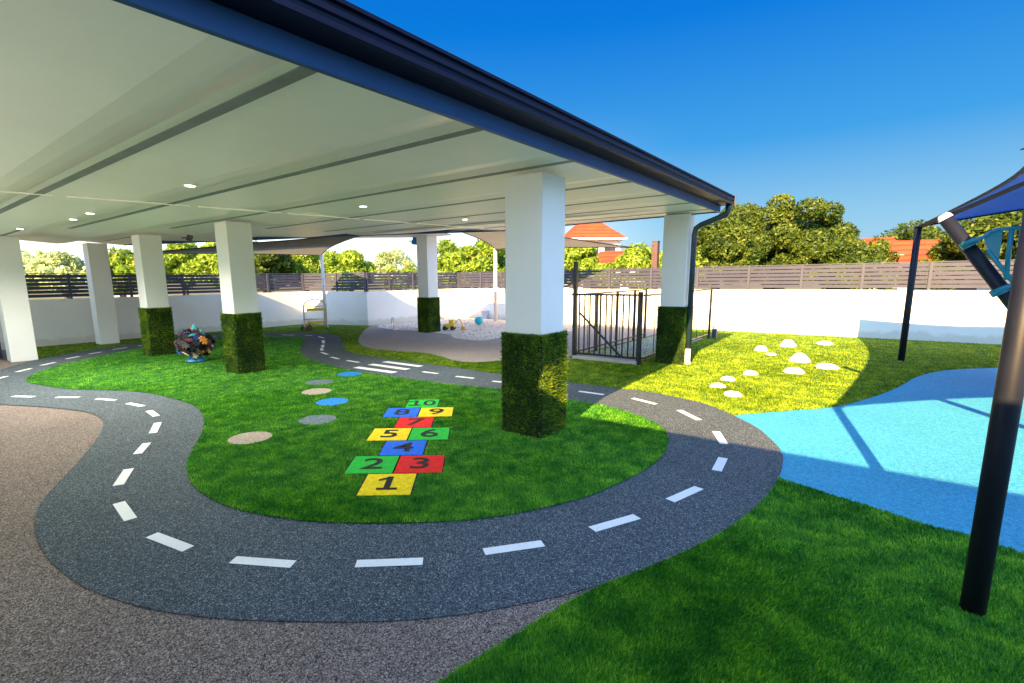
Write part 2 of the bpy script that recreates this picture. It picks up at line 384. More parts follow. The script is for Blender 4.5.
PAD = [(360, 336), (358.5, 342), (367, 348), (390, 351), (425, 353.3), (440, 356.5), (455, 361), (475, 362.7), (502, 361), (540, 360), (575, 359.4)]
pad_front = smooth([G(*q) for q in PAD])
SANDF = [(377, 327.5), (395, 330), (417, 331.5), (447, 334.5), (456, 338.5), (482, 341), (503, 337.5), (530, 334.5), (572, 331.5)]
sand_front = smooth([G(*q) for q in SANDF])
corr = [(8.86, 4.9), (13.2, 4.9)]
pad = pad_front + [(8.9, 4.95), (15.85, 4.95), (15.85, 13.9), (11.5, 14.2), G(365, 329.5)]
sand = sand_front + [(15.8, 8.0), (15.8, 13.8), (11.7, 14.15)]
tag(flat('sand_surround', pad, .008, K['pad_rubber']), kind='structure', label='grey brown rubber surround of the sandpit')
tag(flat('sandpit', sand, .012, K['sand']), kind='structure', label='pale sand play pit with scattered pebbles')
slab = [(8.95, 3.6), (13.6, 3.6), (13.6, 4.85), (8.95, 4.85)]

# grass blades (synthetic turf pile)
discs = [(2.38, 4.97, 'disc_brown', 'plain brown round stepping disc nearest the bend, apart from the others', 'brown'),
         (3.19, 5.00, 'slate_rubber', 'slate grey stepping disc closest to the hopscotch squares', 'grey'),
         (3.81, 5.60, 'disc_blue', 'bright blue stepping disc between a slate disc and a brown disc', 'blue'),
         (4.05, 6.32, 'disc_brown', 'small brown stepping disc between a blue disc and a slate disc', 'brown'),
         (4.47, 6.88, 'slate_rubber', 'slate grey stepping disc farther back, beside a brown disc', 'grey'),
         (5.18, 7.06, 'disc_blue', 'farthest bright blue stepping disc, nearest the zebra crossing', 'blue')]
HV = Vector((math.cos(R(39.2)), math.sin(R(39.2)))); HU = Vector((HV.y, -HV.x)); HB = Vector((2.275, 2.78))
CELL = .43
HOP = [(1, 0, 0, 'yellow'), (2, 1, -1, 'green'), (3, 1, 1, 'red'), (4, 2, 0, 'cobalt'), (5, 3, -1, 'yellow'), (6, 3, 1, 'green'), (7, 4, 0, 'red'), (8, 5, -1, 'cobalt'), (9, 5, 1, 'yellow'), (10, 6, 0, 'green')]
def hcen(row, side): return HB + HV*(CELL*(row+.5)) + HU*(side*.205)
def hop_mask(X, Y, g=.0):
    c = np.zeros(X.shape, bool)
    for n, row, side, _ in HOP:
        q = hcen(row, side); dx, dy = X-q.x, Y-q.y
        c |= (np.abs(dx*HV.x+dy*HV.y) < .215+g) & (np.abs(dx*HU.x+dy*HU.y) < .21+g)
    return c
def blades(poly, z, n, excl=(), length=(.012, .026), near=2.2, seed=1, circ=()):
    r = np.random.default_rng(seed)
    xs = [p[0] for p in poly]; ys = [p[1] for p in poly]
    out = []; tot = 0
    while tot < n:
        # sample in polar about the viewing area so nearer lawn gets finer pile
        rad = 1.2*np.exp(r.random(400000)*math.log(19/1.2)); th = R(38.8)+(r.random(400000)-.5)*R(104)
        X, Y = rad*np.cos(th), rad*np.sin(th)
        keep = r.random(400000) < np.clip((rad/3.0), .3, 1)
        k = keep & (X > min(xs)) & (X < max(xs)) & (Y > min(ys)) & (Y < max(ys)); X, Y = X[k], Y[k]
        k = inside(poly, X, Y)
        for e in excl: k &= ~inside(e, X, Y)
        for cx, cy, cr in circ: k &= (X-cx)**2+(Y-cy)**2 > cr*cr
        if n and circ: k &= ~hop_mask(X, Y)
        out.append(np.stack([X[k], Y[k]], 1)); tot += k.sum()
    P = np.concatenate(out)[:n]; N = len(P)
    d = np.hypot(P[:, 0], P[:, 1])
    L = (length[0]+(length[1]-length[0])*r.random(N)); W = .0028*np.clip(d/2.4, 1, 3.2)*(.7+.6*r.random(N))
    # streaky combed pile direction
    ang = 1.3*np.sin(P[:, 0]*1.7+P[:, 1]*.9)+1.1*np.sin(P[:, 1]*2.3-P[:, 0]*1.1)+r.normal(0, 1.1, N)
    lean = (.25+.6*r.random(N))*L
    side = ang+math.pi/2+r.normal(0, .6, N)
    V = np.zeros((N, 3, 3))
    V[:, 0, 0] = P[:, 0]-np.cos(side)*W; V[:, 0, 1] = P[:, 1]-np.sin(side)*W; V[:, 0, 2] = z
    V[:, 1, 0] = P[:, 0]+np.cos(side)*W; V[:, 1, 1] = P[:, 1]+np.sin(side)*W; V[:, 1, 2] = z
    V[:, 2, 0] = P[:, 0]+np.cos(ang)*lean; V[:, 2, 1] = P[:, 1]+np.sin(ang)*lean; V[:, 2, 2] = z+L
    return V
circ = [(d[0], d[1], .212) for d in discs]
obj('grass', tri_mesh('grass', blades(island, .012, 230000, circ=circ, seed=3)), K['turf'])
tag(bpy.data.objects['grass'], 'short green pile on the turf island around the hopscotch', 'grass', kind='stuff')
g2 = obj('grass', tri_mesh('grass', blades(lawnB, .003, 170000, excl=(pad, road_poly), seed=4)), K['turf_back'])
tag(g2, 'short yellow green pile on the turf behind the road', 'grass', kind='stuff')
g3 = obj('grass', tri_mesh('grass', blades(lawnC, .003, 230000, seed=5)), K['turf'])
tag(g3, 'deep green pile on the turf in the near right corner', 'grass', kind='stuff')

# road markings
DASH = [((13, 397), (34, 397.5)), ((57, 398), (79, 398)), ((97, 399.5), (115, 401)), ((128, 404), (143, 407)), ((149, 411.5), (156.5, 417)), ((158, 423.5), (153, 434)), ((147, 444), (137.5, 455)), ((129, 470), (118.5, 486.5)), ((119, 504), (131, 521)), ((152, 536.5), (188.5, 550.5)), ((233, 561.5), (293.5, 566)), ((356, 565.5), (423, 563)), ((484, 553.5), (543, 545)), ((592, 531), (637, 518)), ((670, 502), (699, 489)), ((716.5, 472), (723, 459)), ((724, 445), (716, 432.5)), ((699, 421), (679, 411)), ((656, 405), (632.5, 399)), ((604, 395.5), (579, 392)), ((552, 389), (532, 386.8)), ((504, 383), (492.5, 381.8)), ((474, 379), (456, 377)), ((438, 374.3), (422.5, 372.3)),
        ((359, 363), (347, 361)), ((339, 359.5), (331, 357.5)), ((327.5, 355), (321.5, 352.8)), ((322, 351), (321.8, 348.8)), ((322.5, 348), (323, 345.2)), ((323.7, 343.7), (323, 340.6)), ((324, 338.4), (318.5, 337)), ((312.5, 335.9), (305, 335.7)), ((294, 335.6), (282.5, 335.2)), ((252, 335.6), (240, 335.8)), ((216, 336.5), (205, 337)), ((192, 338.4), (180, 339.4)), ((144.5, 345.5), (138, 346.4)), ((127, 347.9), (113, 350)), ((101.5, 352.4), (89, 354.5)), ((79.6, 356.8), (66, 359.5)), ((55.4, 362.8), (41, 366)), ((31, 369), (16.6, 372.6)), ((7, 376.8), (-3, 379.5))]
for i, (a, b) in enumerate(DASH):
    A, B = Vector(G(*a)), Vector(G(*b)); d = (B-A)
    if d.length < .12: d = d.normalized()*.12
    m = (A+B)/2; d2 = d/2; s = Vector((-d.y, d.x)).normalized()*.038
    # slightly bowed along the bend
    nA = Vector(G(*DASH[max(i-1, 0)][0])); 
    flat('lane_dash', [tuple(m-d2-s), tuple(m+d2-s), tuple(m+d2+s), tuple(m-d2+s)], .012, K['white_line'], road)
for a, b in (((384.5, 362.2), (421, 367)), ((370.5, 364.8), (408, 370)), ((356, 367.8), (395, 373.2))):
    A, B = Vector(G(*a)), Vector(G(*b)); s = Vector((-(B-A).y, (B-A).x)).normalized()*.075
    flat('crossing_stripe', [tuple(A-s), tuple(B-s), tuple(B+s), tuple(A+s)], .012, K['white_line'], road)

# hopscotch
hop = empty('hopscotch_court', (HB.x, HB.y, 0), label='ten coloured numbered hopscotch squares set in the turf', cat='hopscotch')
def digits(txt):
    cu = bpy.data.curves.new('t', 'FONT'); cu.body = txt; cu.align_x = 'CENTER'; cu.align_y = 'CENTER'; cu.size = .36; cu.offset = .0045
    cu.resolution_u = 6
    o = bpy.data.objects.new('t', cu); COL.objects.link(o); bpy.context.view_layer.update()
    me = bpy.data.meshes.new_from_object(o.evaluated_get(bpy.context.evaluated_depsgraph_get()))
    bpy.data.objects.remove(o)
    return me
def inv(o, p):
    o.parent = p; o.location = Vector(o.location)-p.location
for n, row, side, colr in HOP:
    q = hcen(row, side)
    bm = NB()
    for f, z, e in ((1, 0, 0),):
        hx, hy = .198, .205
        vs = [bm.verts.new((HU.x*sx*hx+HV.x*sy*hy, HU.y*sx*hx+HV.y*sy*hy, 0)) for sx, sy in ((-1, -1), (1, -1), (1, 1), (-1, 1))]
        bm.faces.new(vs)
        r = bmesh.ops.extrude_face_region(bm, geom=bm.faces[:])
        for v in r['geom']:
            if isinstance(v, bmesh.types.BMVert): v.co.z -= .006
    o = obj('hopscotch_square', bm, K['paint_'+colr]); o.location = (q.x, q.y, .024); inv(o, hop)
    o['label'] = f'{dict(cobalt="blue").get(colr, colr)} square with black number {n}'
    # dark seam round the square
    bm = NB(); vs = [bm.verts.new((HU.x*sx*.214+HV.x*sy*.219, HU.y*sx*.214+HV.y*sy*.219, -.005)) for sx, sy in ((-1, -1), (1, -1), (1, 1), (-1, 1))]
    bm.faces.new(vs)
    e = obj('border', bm, K['paint_black']); e.parent = o
    me = digits(str(n)); bm = bmesh.new(); bm.from_mesh(me)
    sx = 1.12 if n < 10 else .95
    bmesh.ops.scale(bm, vec=(sx, 1, 1), verts=bm.verts)
    if n in (1, 10):                       # slab foot under the figure 1
        x0 = 0.0 if n == 1 else -.105
        lo = min(v.co.y for v in bm.verts)
        box(bm, (x0-.075, lo-.002, -.001), (x0+.085, lo+.032, .001))
        hi_ = max(v.co.y for v in bm.verts); xr = x0-.002
        vv = [bm.verts.new(q_) for q_ in ((xr, hi_-.004, .001), (xr-.085, hi_-.058, .001), (xr-.085, hi_-.085, .001), (xr, hi_-.05, .001))]; bm.faces.new(vv)
    Rm = Matrix(((HU.x, HV.x, 0), (HU.y, HV.y, 0), (0, 0, 1)))
    bmesh.ops.transform(bm, matrix=Rm.to_4x4(), verts=bm.verts)
    for v in bm.verts: v.co.z += .003
    t = obj('number', bm, K['paint_black']); t.parent = o
for x, y, mm, lab, c in discs:
    bm = lathe(NB(), (0, 0, 0), [(.21, 0), (.21, .004), (.206, .006)], 40)
    o = obj('stepping_disc', bm, K[mm]); o.location = (x, y, .0145); tag(o, lab, 'stepping disc', 'round stepping discs on the turf island')

# white step mounds
def m7(x, y): return G(680+x/4, 300+y/4)
MOUND = [(325, 205, .16, .135, 'white domed mound with a small low one at its foot', 3), (365, 222, .12, .05, 'low white mound at the foot of a domed mound', 0), (430, 187, .2, .2, 'tall white cone mound farthest back by the white wall', 4), (578, 180, .19, .10, 'low white mound farthest right by the white wall', 1), (477, 248, .21, .2, 'tall white cone mound in the middle of the group', 4), (585, 275, .2, .1, 'broad white mound right of the middle cone', 1), (457, 293, .19, .11, 'broad white mound in front of the middle cone', 2), (280, 300, .13, .075, 'low white mound, fourth from the front left', 1), (192, 323, .125, .07, 'low white mound, third from the front left', 1), (150, 350, .125, .065, 'low white mound nearest the downpipe', 1), (210, 385, .135, .07, 'low white mound closest to the toy road', 1)]
for px, py, r, h, lab, kd in MOUND:
    x, y = m7(px, py); bm = NB(); n = 8; h *= .78; r *= .9
    ph = random.random()*6
    prof = {0: [(1, 0), (.95, .5), (.6, .95), (.2, 1)], 1: [(1, 0), (.97, .35), (.72, .8), (.35, 1)], 2: [(1, 0), (.8, .5), (.5, .9), (.2, 1)], 3: [(1, 0), (.8, .35), (.72, .7), (.5, .95), (.2, 1)], 4: [(1, 0), (.86, .3), (.55, .75), (.36, .96), (.2, 1)]}[kd]
    lathe(bm, (0, 0, 0), [(r*a, h*b) for a, b in prof], n, wob=.09)
    o = obj('step_mound', bm, K['stone_white'], bevel=.015); o.location = (x, y, .012)
    tag(o, lab, 'stepping mound', 'white stepping mounds on the back turf')

# ------------------------------------------------------------------ canopy building
bld = empty('canopy_building', (-3, 2, 0), label='open white canopy on square pillars with navy gutter', cat='building')
def part(name, bm, m, parent=bld, **k):
    o = obj(name, bm, m, **k); o.parent = parent
    if parent is bld: o.location = -bld.location
    return o
def Yb(x): return 1.95+.0437*x
def Yo(x): return 1.80+.0355*x
SOFP = [(-3, Yb(-3)), (9.40, Yb(9.40)), (9.72, 7.2), (7.95, 10.2), (4.95, 16.7), (-3, 16.7)]
SEAMS = [((0, 213), (305, 71)), ((115, 220), (480, 128.5)), ((270, 213), (568, 161.5)), ((400, 212.7), (630, 181.5)), ((400, 225), (667, 194.6))]
SX = [.15]+[SOF(*q[1])[0] for q in SEAMS]; SX += [SX[-1]+1.12, SX[-1]+2.24]
def lap(x):                                # ceiling panels lift gently just before each joint
    return sum(-.0+.085*max(0, 1-(q-x)/.42)**2 for q in SX if q-.42 < x <= q-.001)
bm = NB(); bm.faces.new([bm.verts.new((x, y, 0)) for x, y in SOFP])
for q in SX:
    for dx in (-.42, -.28, -.16, -.07, -.003, 0):
        bmesh.ops.bisect_plane(bm, geom=bm.verts[:]+bm.edges[:]+bm.faces[:], plane_co=(q+dx, 0, 0), plane_no=(1, 0, 0))
for v in bm.verts: v.co.z = zs(v.co.x, v.co.y)+lap(v.co.x-.002)
part('soffit', bm, K['soffit'])
# front fascia and gutter
def strip3(pa, pb, m, name, nudge=0):
    bm = NB()
    A = [bm.verts.new(p) for p in pa]; B = [bm.verts.new(p) for p in pb]
    for i in range(len(A)-1): bm.faces.new((A[i], A[i+1], B[i+1], B[i]))
    bm.faces.new(A); bm.faces.new(B[::-1]); bm.faces.new((A[-1], A[0], B[0], B[-1]))
    return part(name, bm, m)
def gprof(x):
    b, o_, z = Yb(x), Yo(x), zs(x, 2)
    fas = [(x, b-.012, z-.012), (x, b-.012, z+.088), (x, b+.02, z+.088), (x, b+.02, z-.012)]
    g = [(x, b+.03, z+.09), (x, o_+.012, z+.09), (x, o_, z+.1), (x, o_, z+.122), (x, o_+.012, z+.13), (x, o_+.012, z+.148), (x, o_, z+.155), (x, o_, z+.178), (x, o_+.014, z+.186), (x, o_+.014, z+.2), (x, o_-.004, z+.205), (x, o_-.004, z+.222), (x, o_+.03, z+.222), (x, o_+.03, z+.2), (x, b+.03, z+.2)]
    return fas, g
f0, g0 = gprof(-.24); f1, g1 = gprof(9.38)
strip3(f0, f1, K['fascia'], 'fascia'); strip3(g0, g1, K['gutter'], 'gutter')
bm = NB(); box(bm, (9.382, Yo(9.4)-.02, zs(9.4, 2)+.085), (9.40, Yb(9.4)+.06, zs(9.4, 2)+.23)); part('gutter_end', bm, K['fpost'])
# side fascia along the far edges
ed = SOFP[1:]
for (a, b) in ((ed[0], ed[1]), (ed[1], ed[2]), (ed[2], ed[3])):
    a3 = Vector((a[0]+.03, a[1], zs(*a)+.08)); b3 = Vector((b[0]+.03, b[1], zs(*b)+.08))
    part('side_fascia', bar(NB(), a3, b3, .03, .19), K['fascia'])
# roof
OUT = [(-6, 1.9), (-.2, 1.9), (9.62, 2.2), (9.9, 7.3), (9.9, 9.4), (11.5, 10.3), (11.5, 11.5), (8.6, 13.6), (5.15, 16.85), (-6, 16.85)]
bm = NB(); lo = [bm.verts.new((x, y, zs(max(x, -1), y)+.15)) for x, y in OUT]; ap = [bm.verts.new((1.5, 9.2, 3.75)), bm.verts.new((-3, 9.2, 3.9))]
def rf(i, j, a): bm.faces.new((lo[i], lo[j], a))
for i in range(1, 9): rf(i, i+1, ap[0])
bm.faces.new((lo[9], lo[0], ap[1])); bm.faces.new((lo[0], lo[1], ap[0], ap[1])) if False else (bm.faces.new((lo[0], lo[1], ap[1])), bm.faces.new((lo[1], ap[0], ap[1])))
bm.faces.new((lo[8], lo[9], ap[1])) if False else None
bm.faces.new((lo[9], ap[1], ap[0]))
part('roof', bm, K['roofing'])
bm = NB(); vs = [bm.verts.new((x, y, zs(max(x, -1), y)+.135)) for x, y in OUT]; bm.faces.new(vs); part('roof_lining', bm, K['white_paint'])
# house wing behind the viewer: its eave shades the foreground
bm = NB()
e0, e1 = (-.22, 1.88), (-.22, -16)
vs = [bm.verts.new(v) for v in ((-.22, 1.88, 2.72), (-.22, -16, 2.72), (-8, -16, 2.72), (-8, 1.88, 2.72))]
rg = [bm.verts.new(v) for v in ((-5, 1.88, 3.9), (-5, -12, 3.9))]
bm.faces.new((vs[0], vs[1], rg[1], rg[0])); bm.faces.new((vs[1], vs[2], rg[1])); bm.faces.new((vs[2], vs[3], rg[0], rg[1])); bm.faces.new((vs[3], vs[0], rg[0]))
part('wing_roof', bm, K['roofing'])
bm = NB(); vs = [bm.verts.new(v) for v in ((-.24, 1.88, 2.6), (-.24, -16, 2.6), (-8, -16, 2.6), (-8, 1.88, 2.6))]; bm.faces.new(vs); part('wing_soffit', bm, K['soffit'])
part('wing_gutter', box(NB(), (-.35, -16, 2.61), (-.24, 1.78, 2.75)), K['gutter'])
part('house_wall', box(NB(), (-3.3, -15.5, 0), (-3.05, 1.8, 2.75)), K['white_paint'])

# ceiling: dark joint strips and a pale batten with an added glow
def cstrip(a, b, wd, m, name, drop):
    A, B = Vector(a), Vector(b); s = Vector((-(B-A).y, (B-A).x)).normalized()*wd/2
    bm = NB(); q = [A-s, B-s, B+s, A+s]
    v1 = [bm.verts.new((p.x, p.y, zs(p.x, p.y)-drop)) for p in q]; v2 = [bm.verts.new((p.x, p.y, zs(p.x, p.y)-.0005)) for p in q]
    bm.faces.new(v1)
    for i in range(4): bm.faces.new((v1[i], v1[(i+1) % 4], v2[(i+1) % 4], v2[i]))
    return part(name, bm, m)
YE = [12, 12, 11.5, 10.5, 9.6, 9.6, 9.3, 8.0]
for q, ye in zip(SX, YE):
    cstrip((q-.004, ye), (q-.004, Yb(q)+.03), .085, K['seam'], 'joint_strip', .004)
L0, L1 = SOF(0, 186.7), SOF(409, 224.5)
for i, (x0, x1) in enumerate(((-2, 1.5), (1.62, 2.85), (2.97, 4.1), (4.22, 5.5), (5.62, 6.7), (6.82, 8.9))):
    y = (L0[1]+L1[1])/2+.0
    cstrip((x0, y), (x1, y), .04, K['batten'], 'glow_batten', .012)
for x in (2.7, 4.7): cstrip((x-.6, 16.0 if x < 4 else 15.0), (x-.6, 12.4), .05, K['seam'], 'joint_strip', .006)

# square pillars with turf sleeves
PW = .43
def wrap_mesh():
    bm = box(NB(), (0, 0, 0), (.48, .48, 1.03)); me = bpy.data.meshes.new('w'); 
    V = []
    r = np.random.default_rng(11); N = 24000
    f = r.integers(0, 4, N); u = r.random(N)*.48; z = r.random(N)**.9*1.035
    top = r.random(N) < .1; z[top] = 1.03
    nx = np.array([0, 1, 0, -1.])[f]; ny = np.array([-1., 0, 1, 0])[f]
    X = np.where(f == 0, u, np.where(f == 1, .48, np.where(f == 2, u, 0))); Y = np.where(f == 0, 0, np.where(f == 1, u, np.where(f == 2, .48, u)))
    inn = r.random(N)*.03*top; X = X-nx*inn; Y = Y-ny*inn
    L = .018+.02*r.random(N); a = r.normal(0, .9, N); tx, ty = -ny, nx
    upv = r.normal(.35, .55, N)+top*1.3
    dx = nx+tx*a*.6; dy = ny+ty*a*.6; dl = np.sqrt(dx*dx+dy*dy+upv*upv)
    dx, dy, dz = dx/dl*L, dy/dl*L, upv/dl*L
    W = .0045*(.7+.6*r.random(N)); b = r.random(N)*math.pi
    wx, wy, wz = tx*np.cos(b)*W, ty*np.cos(b)*W, np.sin(b)*W
    V = np.zeros((N, 3, 3))
    V[:, 0] = np.stack([X-wx, Y-wy, z-wz], 1); V[:, 1] = np.stack([X+wx, Y+wy, z+wz], 1); V[:, 2] = np.stack([X+dx, Y+dy, z+dz], 1)
    V[:, :, 2] = np.maximum(V[:, :, 2], .002)
    t = tri_mesh('t', V); t.materials.append(K['wrap_base']); t.materials.append(K['wrap'])
    bm.to_mesh(me); bm.free(); bm = bmesh.new(); bm.from_mesh(me); nb = len(bm.faces)
    bm.from_mesh(t); bm.faces.ensure_lookup_table()
    for i, ff in enumerate(bm.faces): ff.material_index = 0 if i < nb else 1
    me2 = bpy.data.meshes.new('grass_sleeve'); bm.to_mesh(me2); bm.free()
    me2.materials.append(K['wrap_base']); me2.materials.append(K['wrap'])
    return me2
WM = wrap_mesh()
PIL = [(4.12, 2.56, 1, 'pillar nearest the viewer, with sunlit strip on its turf sleeve'), (9.27, 2.80, 1, 'corner pillar beside the downpipe'), (4.04, 8.62, 1, 'pillar right of the coloured flower cluster'), (3.96, 12.37, 1, 'pillar left of the coloured flower cluster'), (10.79, 10.67, 1, 'far pillar beside the sandpit'), (1.93, 14.05, 0, 'plain white pillar at the left edge'), (3.98, 16.02, 0, 'plain white pillar against the left wall')]
for x, y, wr, lab in PIL:
    zt = zs(x, y)+.002 if x < 10 else 2.86
    off = .025 if wr else 0
    o = part('pillar', box(NB(), (x+off, y+off, 0), (x+off+PW, y+off+PW, zt)), K['white_paint'], bevel=.008)
    o['label'] = lab
    if wr:
        s = bpy.data.objects.new('grass_sleeve', WM); COL.objects.link(s); s.location = (x, y, .006); s.parent = o
# downpipe
dpx, dpy = 9.68, 2.60
bm = NB()
gx = 9.40; gz = zs(9.4, 2)+.10
tube(bm, [(gx-.1, 2.20, gz+.02), (gx-.1, 2.20, gz-.1), (gx-.09, 2.23, gz-.17), (gx-.02, 2.64, gz-.30), (gx, 2.725, gz-.35), (gx, 2.745, gz-.45), (gx, 2.75, .3)], .048, 14)
part('downpipe', bm, K['downpipe'], smooth=True)
bm = NB(); tube(bm, [(gx, 2.75, .299), (gx, 2.75, .06), (gx-.03, 2.72, .02)], .052, 12); part('downpipe_shoe', bm, K['white_paint'])

# ceiling downlights
DLP = [((190, 185), 'near bright ceiling downlight between two dark joints'), ((90, 213), 'ceiling downlight behind the cream batten, left of centre'), ((20, 228.5), 'ceiling downlight above the plain left pillar'), ((73, 219), 'small unlit looking downlight beside the far left joint'), ((363, 206), 'ceiling downlight above the zebra crossing'), ((465, 219), 'ceiling downlight nearest the sandpit')]
for i, (q, lab) in enumerate(DLP):
    x, y = SOF(*q); z = zs(x, y)
    t = empty('downlight', (x, y, z), label=lab, cat='ceiling light', group='recessed downlights in the canopy ceiling')
    bm = NB(); lathe(bm, (0, 0, 0), [(.062, -.001), (.06, -.008), (.045, -.008)], 20); o = obj('trim_ring', bm, K['white_paint']); o.parent = t
    bm = NB(); lathe(bm, (0, 0, 0), [(.044, -.009), (.044, -.012)], 20); o = obj('lens', bm, K['lamp']); o.parent = t
    ld = bpy.data.lights.new('downlight_lamp', 'SPOT'); ld.energy = 430 if q[0] < 150 else (160 if q[0] < 200 else 300); ld.spot_size = R(150); ld.spot_blend = .8; ld.color = (1, .93, .8); ld.shadow_soft_size = .04
    lo_ = bpy.data.objects.new('downlight_lamp', ld); COL.objects.link(lo_); lo_.location = (0, 0, -.03); lo_.parent = t

# floodlight on the far pillar and a speaker under the eave
def flood(loc, rz, lab, m, nm='floodlight', cat='floodlight', s=1):
    t = empty(nm, loc, rz, label=lab, cat=cat)
    bm = NB(); box(bm, (-.09*s, -.03*s, -.07*s), (.09*s, .03*s, .07*s)); bmesh.ops.rotate(bm, verts=bm.verts, cent=(0, 0, 0), matrix=Matrix.Rotation(R(25), 3, 'X')); o = obj('housing', bm, m, bevel=.008); o.parent = t
    bm = NB(); box(bm, (-.02*s, 0, -.01), (.02*s, .16*s, .02)); o = obj('bracket', bm, m); o.parent = t
    return t
q = (10.98, 11.28)
fl = flood((10.9, 11.24, ZAT(413, 241, 10.9, 11.24)), R(10), 'blue floodlight bracketed to the far pillar', K['disc_blue'], s=1.5)
x, y = SOF(189, 233); x2, y2 = x*1.0, y*1.0
flood((x2, y2, zs(x2, y2)-.1), R(40), 'dark floodlight hung under the canopy edge', K['black_metal'], s=.9)

# ------------------------------------------------------------------ boundary walls and slat fences
def wall_seg(a, b, lab, h=1.2, t=.2):
    A, B = Vector(a), Vector(b); d = (B-A).normalized(); n = Vector((d.y, -d.x))
    mid = (A+B)/2
    if (Vector((6, 6))-mid).dot(n) > 0: n = -n     # thickness goes outwards
    w_ = empty('boundary_wall', (mid.x, mid.y, 0), label=lab, cat='wall')
    bm = NB(); q = [A, B, B+n*t, A+n*t]
    for z0, z1, e in ((-.02, h, 0),):
        lo_ = [bm.verts.new((p.x-mid.x, p.y-mid.y, z0)) for p in q]; hi = [bm.verts.new((p.x-mid.x, p.y-mid.y, z1)) for p in q]
        bm.faces.new(lo_); bm.faces.new(hi)
        for i in range(4): bm.faces.new((lo_[i], lo_[(i+1) % 4], hi[(i+1) % 4], hi[i]))
    o = obj('rendered_face', bm, K['wall_paint']); o.parent = w_
    return n
def fence_seg(a, b, posts, lab, n, z0=1.21, z1=1.84, off=.06):
    A, B = Vector(a)+n*off, Vector(b)+n*off; mid = (A+B)/2
    f = empty('slat_fence', (mid.x, mid.y, z0), label=lab, cat='fence')
    L = (B-A).length; d = (B-A).normalized(); ts = [0]+list(posts)+[L]
    ns = 6; ph = (z1-z0-.03)/ns
    for t0, t1 in zip(ts, ts[1:]):
        bm = NB()
        for k in range(ns):
            z = .03+ph*k+ph*.5
            p0 = A+d*(t0+.02)-mid; p1 = A+d*(t1-.02)-mid
            bar(bm, (p0.x, p0.y, z), (p1.x, p1.y, z), .018, ph*.80)
        o = obj('slat_panel', bm, K['slat']); o.parent = f
    for t in ts:
        p = A+d*t-mid-n*.012; o = obj('fence_post', box(NB(), (p.x-.03, p.y-.03, -.02), (p.x+.03, p.y+.03, z1-z0+.02)), K['fpost']); o.parent = f
    bm = NB(); p0 = A-mid; p1 = B-mid; bar(bm, (p0.x, p0.y, z1-z0+.015), (p1.x, p1.y, z1-z0+.015), .05, .02); o = obj('top_rail', bm, K['fpost']); o.parent = f
WX = 15.9
n1 = wall_seg((WX, -14), (WX, 13.95), 'long white rendered wall behind the back turf and sandpit')
ps = [14+p for p in (-12, -10.5, -9, -7.6, -6.2, -4.8, -3.4, -2.1, -.72, .55, 1.85, 3.12, 4.5, 5.9, 7.3, 8.7, 10.1, 11.6, 12.8)]
fence_seg((WX, -14), (WX, 13.95), [p for p in ps], 'long mauve grey slat fence on top of the back wall', n1)
n2 = wall_seg((WX, 13.95), (11.4, 14.3), 'short white wall return between the sandpit and the play rack')
fence_seg((WX+.02, 13.95), (11.37, 14.3), [1.2, 2.4, 3.5], 'short slat fence above the wall return by the sandpit', n2)
n3 = wall_seg((11.4, 14.3), (10.6, 16.98), 'angled white wall beside the arched play rack')
fence_seg((11.4, 14.3), (10.6, 16.98), [1.3], 'short angled slat fence above the arched play rack', n3)
n4 = wall_seg((10.6, 16.98), (-3, 16.98), 'white rendered wall along the left side')
fence_seg((10.62, 16.98), (-3, 16.98), [1.35, 2.75, 4.1, 5.5, 6.9, 8.3, 9.7, 11.1], 'slat fence on top of the left side wall', n4)
# blue door by the left pillar
t = empty('blue_door', (1.55, 14.9, 0), R(25), label='dark blue door leaf beside the plain left pillar', cat='door')
o = obj('door_leaf', box(NB(), (-.5, -.03, .0), (.42, .03, 2.15)), K['blue_door'], t); 
o = obj('handle', box(NB(), (.30, -.06, 1.0), (.36, -.031, 1.16)), K['steel'], t)

# tall brown post outside the back wall carrying the sail cable
a = AX(656, 242, 16.25)
CP = a.copy()
t = empty('cable_post', (16.25, a.y, 0), label='thick brown square post outside the back fence', cat='post')
obj('shaft', box(NB(), (-.09, -.09, 0), (.09, .09, a.z)), K['brown_metal'], t); obj('cap', box(NB(), (-.1, -.1, a.z+.001), (.1, .1, a.z+.03)), K['brown_metal'], t)

# ------------------------------------------------------------------ pool style gate and side rails
gt = empty('gate', (8.86, 4.1, 0), label='black barred gate with diagonal brace beside the corner pillar', cat='gate')
gy0, gy1 = 3.50, 4.74
obj('sill', box(NB(), (-.02, gy0-4.1-.02, 0), (.16, gy1-4.1+.05, .07)), K['concrete'], gt)
bm = NB(); box(bm, (0.0, gy1-4.1, 0), (.07, gy1-4.1+.07, 1.9)); obj('tall_post', bm, K['black_metal'], gt)
bm = NB(); box(bm, (0.0, gy0-4.1-.07, 0), (.07, gy0-4.1, 1.33)); obj('latch_post', bm, K['black_metal'], gt)
obj('latch', box(NB(), (-.03, gy0-4.1-.055, 1.12), (0.0, gy0-4.1-.01, 1.3)), K['black_metal'], gt)
lf = obj('gate_leaf', bar(NB(), (.035, gy0-4.1+.02, 1.27), (.035, gy1-4.1+.12, 1.27), .035, .035), K['black_metal'], gt)
bm = NB(); bar(bm, (.035, gy0-4.1+.02, .12), (.035, gy1-4.1-.01, .12), .03, .04); obj('bottom_rail', bm, K['black_metal'], gt)
for k in range(11):
    yy = gy0-4.1+.06+(gy1-gy0-.12)*k/10
    obj('bar', box(NB(), (.023, yy-.011, .13), (.047, yy+.011, 1.26)), K['black_metal'], gt)
